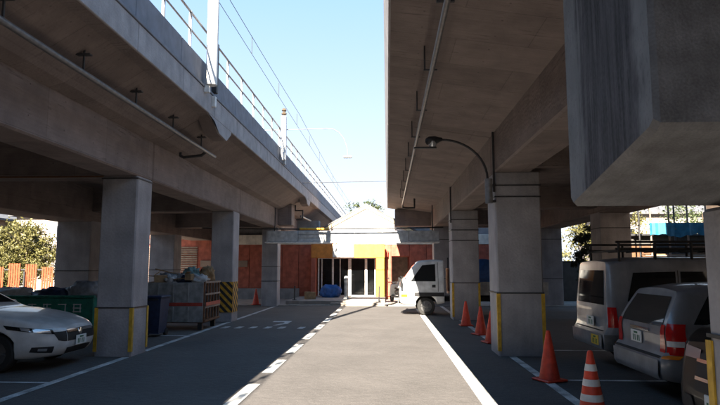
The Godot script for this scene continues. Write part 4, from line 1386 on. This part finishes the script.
func truck():
	# cab-over light truck, nose towards the lane
	var S := {"L": 1.62, "bot": 0.36, "arches": [[0.95, 0.40, 0.33]],
		"top": [V(0, 1.15), V(0.12, 1.32), V(0.42, 1.72), V(0.66, 1.93), V(0.9, 1.97), V(1.3, 1.99), V(1.62, 1.97)],
		"front": [V(0.4, 0.06), V(0.5, 0.0), V(0.75, 0.0), V(1.1, 0.03), V(1.3, 0.05), V(2.0, 0.05)],
		"rear": [V(0.4, 0.0), V(2.0, 0.02)],
		"half": [V(0.42, 0.80), V(0.6, 0.845), V(1.1, 0.85), V(1.3, 0.84), V(1.98, 0.74)],
		"nose": [0.16, 0.18], "tail": [0.05, 0.04], "crown": 0.02}
	var t := thing("flatbed_truck", "white cab-over truck nosing into the lane with a blue tarp behind its cab", "truck", P(0.46 + 0.8, 0, 22.1), PI)
	obj("cab", car_body(S), "truck_white", t)
	obj("windscreen", patch(S, "roof", [V(0.085, -0.98), V(0.085, 0.98), V(0.34, 0.95), V(0.34, -0.95)], 0.006), "car_glass", t)
	for s in [1.0, -1.0]:
		obj("side_window", patch(S, "side", [V(0.22, 1.22), V(0.80, 1.22), V(0.80, 1.84), V(0.50, 1.80)], 0.008, s), "car_glass", t)
		obj("door_seam", patch(S, "side", [V(0.855, 0.85), V(0.865, 0.85), V(0.865, 1.9), V(0.855, 1.9)], 0.006, s), "seam", t)
		obj("door_handle", patch(S, "side", [V(0.72, 1.0), V(0.80, 1.0), V(0.80, 1.1), V(0.72, 1.1)], 0.012, s), "black", t)
		obj("headlight", patch(S, "nose", [V(0.62, s * 0.5), V(0.62, s * 0.98), V(0.78, s * 0.98), V(0.78, s * 0.5)], 0.012), "headlamp", t)
		obj("turn_light", patch(S, "side", [V(0.03, 0.66), V(0.17, 0.66), V(0.17, 0.76), V(0.03, 0.76)], 0.01, s), "amber", t)
		obj("lower_cladding", patch(S, "side", [V(0.33, 0.68), V(0.99, 0.68), V(0.99, 0.82), V(0.33, 0.82)], 0.012, s), "black", t)
		var st := mk()
		var p := s_side(S, 0.13, 1.3, s)
		tube(st, [p, p + Vector3(0.18, 0.08, 0.1 * s), p + Vector3(0.22, -0.1, 0.14 * s)], 0.012, 6)
		box(st, p + Vector3(0.17, -0.3, 0.14 * s - 0.08), p + Vector3(0.23, 0.0, 0.14 * s + 0.08), 0.02)
		obj("mirror", st, "black", t)
		wheel(t, Vector3(0.81 - 0.95, 0.32, s * 0.70), 0.32, 0.19, s)
		wheel(t, Vector3(-3.4, 0.34, s * 0.70), 0.34, 0.22, s)
	obj("bumper", patch(S, "nose", [V(0.42, -0.99), V(0.42, 0.99), V(0.58, 0.99), V(0.58, -0.99)], 0.03), "bumper_grey", t)
	plate(t, Vector3(0.81 + 0.04, 0.5, 0.0), 1.0, "plate_white")
	# frame, bed, side boards, load
	bx("chassis", Vector3(-4.4, 0.48, -0.42), Vector3(0.2, 0.66, 0.42), "black", t)
	bx("bed", Vector3(-4.5, 0.72, -0.86), Vector3(-1.05, 0.84, 0.86), "grey_paint", t, 0.01)
	for s in [1.0, -1.0]:
		bx("side_board", Vector3(-4.5, 0.842, s * 0.84 - 0.02), Vector3(-1.05, 1.2, s * 0.84 + 0.02), "grey_paint", t, 0.008)
	bx("head_board", Vector3(-1.08, 0.842, -0.82), Vector3(-1.02, 1.7, 0.82), "dark_steel", t, 0.008)
	for x in [-1.1, -1.75]:
		tb("stake", [Vector3(x, 0.84, -0.75), Vector3(x, 2.35, -0.75)], 0.03, "dark_steel", t, 6)
		tb("stake", [Vector3(x, 0.84, 0.75), Vector3(x, 2.1, 0.75)], 0.03, "dark_steel", t, 6)
	var r := RandomNumberGenerator.new()
	r.seed = 3
	obj("tarp", lump(Vector3(-2.2, 1.42, 0), Vector3(0.95, 0.62, 0.72), 0.18, r), "blue_tarp", t)

# uneven rounded lump, for bags and covered loads
func lump(c: Vector3, rad: Vector3, rough: float, r: RandomNumberGenerator, seg := 28) -> SurfaceTool:
	var n := FastNoiseLite.new()
	n.seed = r.randi() % 10000
	n.frequency = 1.1
	n.fractal_octaves = 4
	var st := mk()
	st.set_smooth_group(1)
	var pt := func(i: int, j: int) -> Vector3:
		var a := TAU * (i % seg) / seg
		var b := PI * j / (seg / 2) - PI * 0.5
		var d := Vector3(cos(b) * cos(a), sin(b), cos(b) * sin(a))
		# squarer than a ball, flat below
		var q := Vector3(signf(d.x) * pow(absf(d.x), 0.75), signf(d.y) * pow(absf(d.y), 0.8), signf(d.z) * pow(absf(d.z), 0.75))
		var k := 1.0 + rough * (1.6 * n.get_noise_3d(d.x * 1.6, d.y * 1.6, d.z * 1.6) - 1.3 * absf(n.get_noise_3d(d.x * 4.0 + 9.0, d.y * 4.0, d.z * 4.0)))
		var p := Vector3(q.x * rad.x, maxf(q.y, -0.75) * rad.y, q.z * rad.z) * k
		return c + p
	for i in seg:
		for j in seg / 2:
			quad(st, pt.call(i, j), pt.call(i, j + 1), pt.call(i + 1, j + 1), pt.call(i + 1, j))
	return st

# ---------------------------------------------------------------- cones, bins, bags and other small things

func make_cone(striped: bool, label: String, at: Vector3, h := 0.72):
	var t := thing("traffic_cone", label, "traffic cone", at, rng.randf() * 0.6, "traffic cones along the columns")
	bx("base", Vector3(-0.19, 0.0, -0.19), Vector3(0.19, 0.035, 0.19), "cone_orange", t, 0.012)
	var st := mk()
	lathe(st, [Vector2(0.155, 0.036), Vector2(0.15, 0.06), Vector2(0.03, h - 0.012), Vector2(0.018, h), Vector2(0.0, h)], 24)
	obj("body", st, "cone_orange", t)
	if striped:
		for k in 3:
			var y0 := h * (0.26 + 0.22 * k)
			var y1 := y0 + h * 0.1
			var f := func(y: float) -> float: return lerpf(0.15, 0.03, (y - 0.06) / (h - 0.072)) + 0.003
			var s := mk()
			lathe(s, [Vector2(f.call(y0), y0), Vector2(f.call(y1), y1)], 24)
			obj("white_band", s, "reflect_white", t)

func build_street_things():
	make_cone(true, "orange cone with white bands beside the station wagon", P(2.33, 0.006, 6.95), 0.75)
	make_cone(false, "plain orange cone at the corner of the column with the swan-neck lamp", P(2.45, 0.006, 9.15), 0.75)
	make_cone(false, "plain orange cone just beyond the column with the swan-neck lamp", P(2.38, 0.006, 13.65))
	make_cone(false, "middle one of three plain orange cones between the strapped columns", P(2.39, 0.006, 15.25))
	make_cone(false, "plain orange cone nearest the truck, at the second strapped column", P(2.32, 0.006, 17.55))
	make_cone(false, "plain orange cone by the far column near the red siding", P(-6.0, 0.03, 26.6))
	# things at the entrance
	var b := thing("bollard", "short pale bollard standing on the entrance step", "bollard", P(-2.0, 0.2, 28.6))
	var st := mk()
	lathe(st, [Vector2(0.14, 0), Vector2(0.14, 0.04), Vector2(0.1, 0.05), Vector2(0.1, 1.05), Vector2(0.075, 1.1), Vector2(0.0, 1.12)], 18)
	obj("shaft", st, "grey_paint", b)
	var cb := mk()
	lathe(cb, [Vector2(0.104, 0.8), Vector2(0.104, 0.9)], 18)
	obj("band", cb, "reflect_white", b)
	var r := RandomNumberGenerator.new()
	r.seed = 12
	var bt := obj("blue_tarp", lump(Vector3(-2.9, 0.48, -30.1), Vector3(0.55, 0.38, 0.35), 0.25, r), "blue_tarp")
	tag(bt, "crumpled blue tarp heaped before the glass doors", "tarp")
	var bo := thing("cardboard_box", "brown cardboard box beside the blue tarp on the step", "box", P(-3.75, 0.2, 28.4), 0.3)
	bx("carton", Vector3(-0.25, 0, -0.2), Vector3(0.25, 0.34, 0.2), "cardboard", bo, 0.01)
	bx("flap", Vector3(-0.25, 0.342, -0.2), Vector3(0.0, 0.352, 0.2), "cardboard", bo)
	var dp := thing("dark_post", "thin dark post standing before the red siding", "post", P(-4.35, 0.2, 27.4))
	tb("shaft", [Vector3(0, 0, 0), Vector3(0, 0.65, 0)], 0.035, "dark_steel", dp, 8)
	bx("foot", Vector3(-0.1, 0, -0.1), Vector3(0.1, 0.03, 0.1), "dark_steel", dp)
	var d2 := thing("dark_post", "thin dark post leaning against the yellow porch post", "post", P(-0.38, 0.12, 26.8))
	tb("shaft", [Vector3(0, 0, 0), Vector3(0.02, 0.75, 0)], 0.03, "dark_steel", d2, 8)
	bx("foot", Vector3(-0.09, 0, -0.09), Vector3(0.09, 0.03, 0.09), "dark_steel", d2)
	scooter()
	var gr := tb("ground_hose", [P(-0.1, 0.055, 26.2), P(0.15, 0.05, 26.6), P(0.32, 0.05, 27.6), P(0.5, 0.055, 28.6), P(0.95, 0.055, 29.2)], 0.03, "black")
	tag(gr, "black hose lying on the pavement by the scooter", "hose")

func scooter():
	# small motor scooter seen from the rear side, beside the red wall
	var t := thing("motor_scooter", "dark motor scooter with a pale leg shield parked by the side door", "scooter", P(0.42, 0.03, 28.6), 1.9)
	for x in [-0.55, 0.58]:
		var o := sub("wheel", t, Vector3(x, 0.21, 0))
		var tr := Transform3D(Basis(Vector3(1, 0, 0), PI * 0.5), Vector3.ZERO)
		var st := mk()
		lathe(st, [Vector2(0.13, -0.045), Vector2(0.19, -0.045), Vector2(0.21, 0.0), Vector2(0.19, 0.045), Vector2(0.13, 0.045)], 20, tr)
		obj("tyre", st, "rubber", o)
		var rm := mk()
		lathe(rm, [Vector2(0.13, -0.03), Vector2(0.0, -0.02)], 16, tr)
		lathe(rm, [Vector2(0.13, 0.03), Vector2(0.0, 0.02)], 16, tr)
		obj("rim", rm, "rim", o)
	var bd := mk()
	box(bd, Vector3(-0.75, 0.38, -0.14), Vector3(-0.12, 0.64, 0.14), 0.08)
	box(bd, Vector3(-0.3, 0.24, -0.13), Vector3(0.36, 0.32, 0.13), 0.03)
	obj("body", bd, "car_black", t)
	bx("seat", Vector3(-0.72, 0.645, -0.13), Vector3(-0.1, 0.74, 0.13), "black", t, 0.04)
	var sh := mk()
	box(sh, Vector3(-0.03, -0.3, -0.17), Vector3(0.03, 0.3, 0.17), 0.025, Transform3D(Basis(Vector3(0, 0, 1), 0.3), Vector3(0.4, 0.6, 0)))
	obj("leg_shield", sh, "white_paint", t)
	tb("fork", [Vector3(0.58, 0.21, 0), Vector3(0.4, 0.62, 0), Vector3(0.33, 0.95, 0)], 0.03, "dark_steel", t, 8)
	tb("handlebar", [Vector3(0.25, 0.98, -0.3), Vector3(0.33, 0.97, 0), Vector3(0.25, 0.98, 0.3)], 0.018, "black", t, 8)
	for s in [-1.0, 1.0]:
		tb("mirror_stalk", [Vector3(0.28, 0.98, s * 0.2), Vector3(0.3, 1.15, s * 0.28)], 0.008, "dark_steel", t, 6)
		bx("mirror", Vector3(0.29, 1.13, s * 0.28 - 0.05), Vector3(0.32, 1.2, s * 0.28 + 0.05), "black", t, 0.01)
	bx("rear_box", Vector3(-0.85, 0.7, -0.16), Vector3(-0.55, 0.98, 0.16), "grey_paint", t, 0.03)
	bx("tail_light", Vector3(-0.79, 0.5, -0.06), Vector3(-0.74, 0.58, 0.06), "taillamp", t, 0.01)
	tb("stand", [Vector3(-0.2, 0.24, 0.1), Vector3(-0.3, 0.0, 0.18)], 0.012, "dark_steel", t, 6)

# ---------------------------------------------------------------- storage under the railed viaduct

func glyph(st: SurfaceTool, at: Vector3, s: float, r: RandomNumberGenerator):
	# one worn block character of crossing strokes
	var w := s * 0.1
	var hs := [0.12, 0.5, 0.88]
	for k in hs:
		if r.randf() < 0.75:
			box(st, at + Vector3(0.05 * s, k * s - w * 0.5, 0), at + Vector3(0.95 * s, k * s + w * 0.5, 0.004))
	for k in [0.15, 0.5, 0.85]:
		if r.randf() < 0.65:
			box(st, at + Vector3(k * s - w * 0.5, 0.05 * s, 0), at + Vector3(k * s + w * 0.5, 0.95 * s, 0.0045))

func build_left_store():
	# green container with white lettering
	var g := thing("green_container", "green steel container with white characters behind the white sedan", "container", P(-8.2, 0, 13.4))
	bx("front_panel", Vector3(-2.6, 0.14, -0.04), Vector3(1.35, 1.0, 0.0), "green_bin", g, 0.01)
	bx("rear_panel", Vector3(-2.6, 0.14, -1.6), Vector3(1.35, 1.0, -1.56), "green_bin", g, 0.01)
	bx("end_panel", Vector3(-2.6, 0.14, -1.558), Vector3(-2.56, 1.0, -0.042), "green_bin", g)
	bx("end_panel", Vector3(1.31, 0.14, -1.558), Vector3(1.35, 1.0, -0.042), "green_bin", g)
	bx("floor_panel", Vector3(-2.55, 0.14, -1.555), Vector3(1.3, 0.2, -0.045), "green_bin", g)
	bx("top_rim", Vector3(-2.63, 1.002, -0.05), Vector3(1.38, 1.06, 0.03), "green_bin", g, 0.01)
	for i in 8:
		var x := -2.5 + i * 0.53
		bx("rib", Vector3(x, 0.16, 0.002), Vector3(x + 0.06, 0.48, 0.035), "green_bin", g, 0.006)
	for x in [-2.3, 1.0]:
		bx("skid", Vector3(x, 0, -1.5), Vector3(x + 0.14, 0.14, -0.1), "black", g)
	var r := RandomNumberGenerator.new()
	r.seed = 77
	for i in 7:
		var tx := mk()
		glyph(tx, Vector3(-1.3 + i * 0.36, 0.66, 0.001), 0.22, r)
		obj("character", tx, "reflect_white", g)
	tag(obj("wrapped_bundle", lump(P(-9.2, 1.02, 14.1), Vector3(0.5, 0.22, 0.3), 0.2, r), "white_bag"), "pale wrapped bundle lying on the green container", "bundle")
	tag(obj("grey_sack", lump(P(-7.4, 1.1, 14.1), Vector3(0.4, 0.3, 0.4), 0.2, r), "grey_bag"), "grey sack heaped on the green container", "sack")
	tag(obj("dark_sack", lump(P(-8.2, 1.0, 14.1), Vector3(0.5, 0.22, 0.4), 0.25, r), "blue_bin"), "dark sack between the bundle and the grey sack", "sack")
	# blue bin
	var b := thing("blue_bin", "dark blue wheeled bin standing between the column and the waste skip", "bin", P(-5.9, 0, 14.6))
	var st := mk()
	var w0 := 0.24
	var w1 := 0.30
	st.set_smooth_group(-1)
	var lo := [Vector3(-w0, 0.08, -w0), Vector3(w0, 0.08, -w0), Vector3(w0, 0.08, w0), Vector3(-w0, 0.08, w0)]
	var hi := [Vector3(-w1, 0.95, -w1), Vector3(w1, 0.95, -w1), Vector3(w1, 0.95, w1), Vector3(-w1, 0.95, w1)]
	for i in 4:
		quad(st, lo[i], lo[(i + 1) % 4], hi[(i + 1) % 4], hi[i])
	quad(st, lo[3], lo[2], lo[1], lo[0])
	obj("bin_body", st, "blue_bin", b)
	bx("lid", Vector3(-0.33, 0.95, -0.33), Vector3(0.33, 1.01, 0.33), "blue_bin", b, 0.02)
	for s in [-1.0, 1.0]:
		tb("wheel", [Vector3(s * 0.2, 0.09, -0.24), Vector3(s * 0.27, 0.09, -0.24)], 0.09, "rubber", b, 14)
	tb("handle", [Vector3(-0.25, 0.92, 0.34), Vector3(0.25, 0.92, 0.34)], 0.018, "black", b, 6)
	# waste skip: grey panels with a red stripe, open grid end
	var k := thing("waste_skip", "grey metal waste skip with a red stripe, heaped with rubbish", "skip", P(-5.85, 0, 16.6))
	bx("front_panel", Vector3(-0.95, 0.22, 0.66), Vector3(0.8, 1.3, 0.7), "skip_grey", k, 0.008)
	bx("rear_panel", Vector3(-0.95, 0.22, -0.7), Vector3(0.8, 1.3, -0.66), "skip_grey", k, 0.008)
	bx("end_panel", Vector3(-0.95, 0.22, -0.655), Vector3(-0.91, 1.3, 0.655), "skip_grey", k)
	bx("floor_panel", Vector3(-0.9, 0.2, -0.65), Vector3(0.8, 0.26, 0.65), "rust", k)
	bx("stripe", Vector3(-0.94, 0.66, 0.702), Vector3(0.79, 0.75, 0.708), "red_stripe", k)
	for i in 4:
		var x := -0.9 + i * 0.42
		bx("rib", Vector3(x, 0.24, 0.702), Vector3(x + 0.05, 0.64, 0.735), "skip_grey", k, 0.006)
		bx("rib", Vector3(x, 0.77, 0.702), Vector3(x + 0.05, 1.28, 0.735), "skip_grey", k, 0.006)
	for i in 6:
		var z := -0.68 + i * 0.268
		bx("grid_bar", Vector3(0.80, 0.22, z - 0.02), Vector3(0.84, 1.32, z + 0.02), "rust", k)
	for y in [0.24, 0.6, 0.95, 1.28]:
		bx("grid_bar", Vector3(0.841, y, -0.7), Vector3(0.87, y + 0.05, 0.7), "house_beige" if y > 0.5 else "rust", k)
	bx("red_end_strip", Vector3(0.872, 0.66, -0.68), Vector3(0.878, 0.76, 0.68), "red_stripe", k)
	for q in [Vector2(-0.8, 0.55), Vector2(0.65, 0.55), Vector2(-0.8, -0.6), Vector2(0.65, -0.6)]:
		bx("foot", Vector3(q.x, 0, q.y), Vector3(q.x + 0.12, 0.2, q.y + 0.1), "black", k)
	# what the skip holds
	var items := [["rubbish_bag", "white rubbish bag on top of the waste skip", Vector3(-6.0, 1.36, 15.85), Vector3(0.2, 0.15, 0.2), "white_bag"],
		["rubbish_bag", "pale blue-white bag at the grid end of the waste skip", Vector3(-5.22, 1.36, 15.9), Vector3(0.26, 0.16, 0.22), "white_bag"],
		["rubbish_bag", "teal rubbish bag high on the waste skip heap", Vector3(-5.55, 1.5, 16.3), Vector3(0.24, 0.22, 0.24), "teal_bag"],
		["rubbish_bag", "grey rubbish bag at the back of the waste skip", Vector3(-6.25, 1.34, 16.4), Vector3(0.32, 0.22, 0.3), "grey_bag"],
		["rubbish_bag", "brown sack leaning at the grid end of the waste skip", Vector3(-5.15, 1.52, 16.45), Vector3(0.2, 0.24, 0.22), "cardboard"],
		["rubbish_bag", "small grey sack wedged beside the teal bag in the skip", Vector3(-5.75, 1.42, 15.95), Vector3(0.14, 0.12, 0.14), "grey_bag"],
		["rubbish_bag", "dark rubbish bag filling the middle of the waste skip", Vector3(-5.7, 1.15, 16.1), Vector3(0.6, 0.36, 0.5), "blue_bin"]]
	for i in items:
		var q: Vector3 = i[2]
		tag(obj(i[0], lump(P(q.x - 0.1, q.y, q.z + 0.4), i[3], 0.4, r, 26), i[4]), i[1], "rubbish bag", "rubbish heaped in the waste skip")
	for i in 3:
		var pl := mk()
		box(pl, Vector3(-0.75, -0.012, -0.05), Vector3(0.75, 0.012, 0.05), 0.003, Transform3D(Basis(Vector3(0, 0, 1), 0.12 - 0.2 * i) * Basis(Vector3.UP, 0.3 * i), P(-6.15 + i * 0.12, 1.36 + i * 0.07, 16.15 + i * 0.2)))
		tag(obj("board", pl, "wood"), ["lowest wooden board sticking out of the waste skip", "middle wooden board sticking out of the waste skip", "topmost wooden board sticking out of the waste skip"][i], "board", "boards in the waste skip")
	for q in [[Vector3(-6.35, 1.28, 16.15), 0.5, "crushed brown carton lying on the waste skip heap", Vector3(0.34, 0.22, 0.26)], [Vector3(-5.5, 1.36, 16.05), -0.3, "small pale carton between the bags in the waste skip", Vector3(0.2, 0.18, 0.18)]]:
		var ct := thing("carton", q[2], "carton", P(q[0].x, q[0].y, q[0].z), q[1], "cartons in the waste skip")
		var s: Vector3 = q[3]
		bx("box_body", Vector3(-s.x, 0, -s.z) * 0.5, Vector3(s.x * 0.5, s.y, s.z * 0.5), "cardboard", ct, 0.01)
		var fl := mk()
		box(fl, Vector3(0, -0.004, -s.z * 0.5), Vector3(s.x * 0.5, 0.004, s.z * 0.5), 0.0, Transform3D(Basis(Vector3(0, 0, 1), 0.6), Vector3(-s.x * 0.5, s.y, 0)))
		obj("flap", fl, "cardboard", ct)
	# wall lamp burning at the back
	var lp := thing("bulkhead_lamp", "small lit bulkhead lamp high on the wall behind the waste skip", "lamp", P(-13.2, 3.15, 31.48))
	bx("back_plate", Vector3(-0.14, -0.14, -0.02), Vector3(0.14, 0.14, 0.05), "grey_paint", lp, 0.02)
	var gl := mk()
	lathe(gl, [Vector2(0.0, 0.11), Vector2(0.07, 0.09), Vector2(0.105, 0.03), Vector2(0.105, 0.0)], 16, Transform3D(Basis(Vector3(1, 0, 0), PI * 0.5), Vector3(0, 0, 0.055)), true)
	obj("bulb", gl, "bulb", lp)
	var om := OmniLight3D.new()
	om.light_energy = 0.5
	om.omni_range = 12.0
	om.omni_attenuation = 2.0
	om.light_color = Color(1.0, 0.95, 0.85)
	om.light_size = 0.1
	om.shadow_enabled = true
	om.position = Vector3(0, 0, 0.3)
	lp.add_child(om)
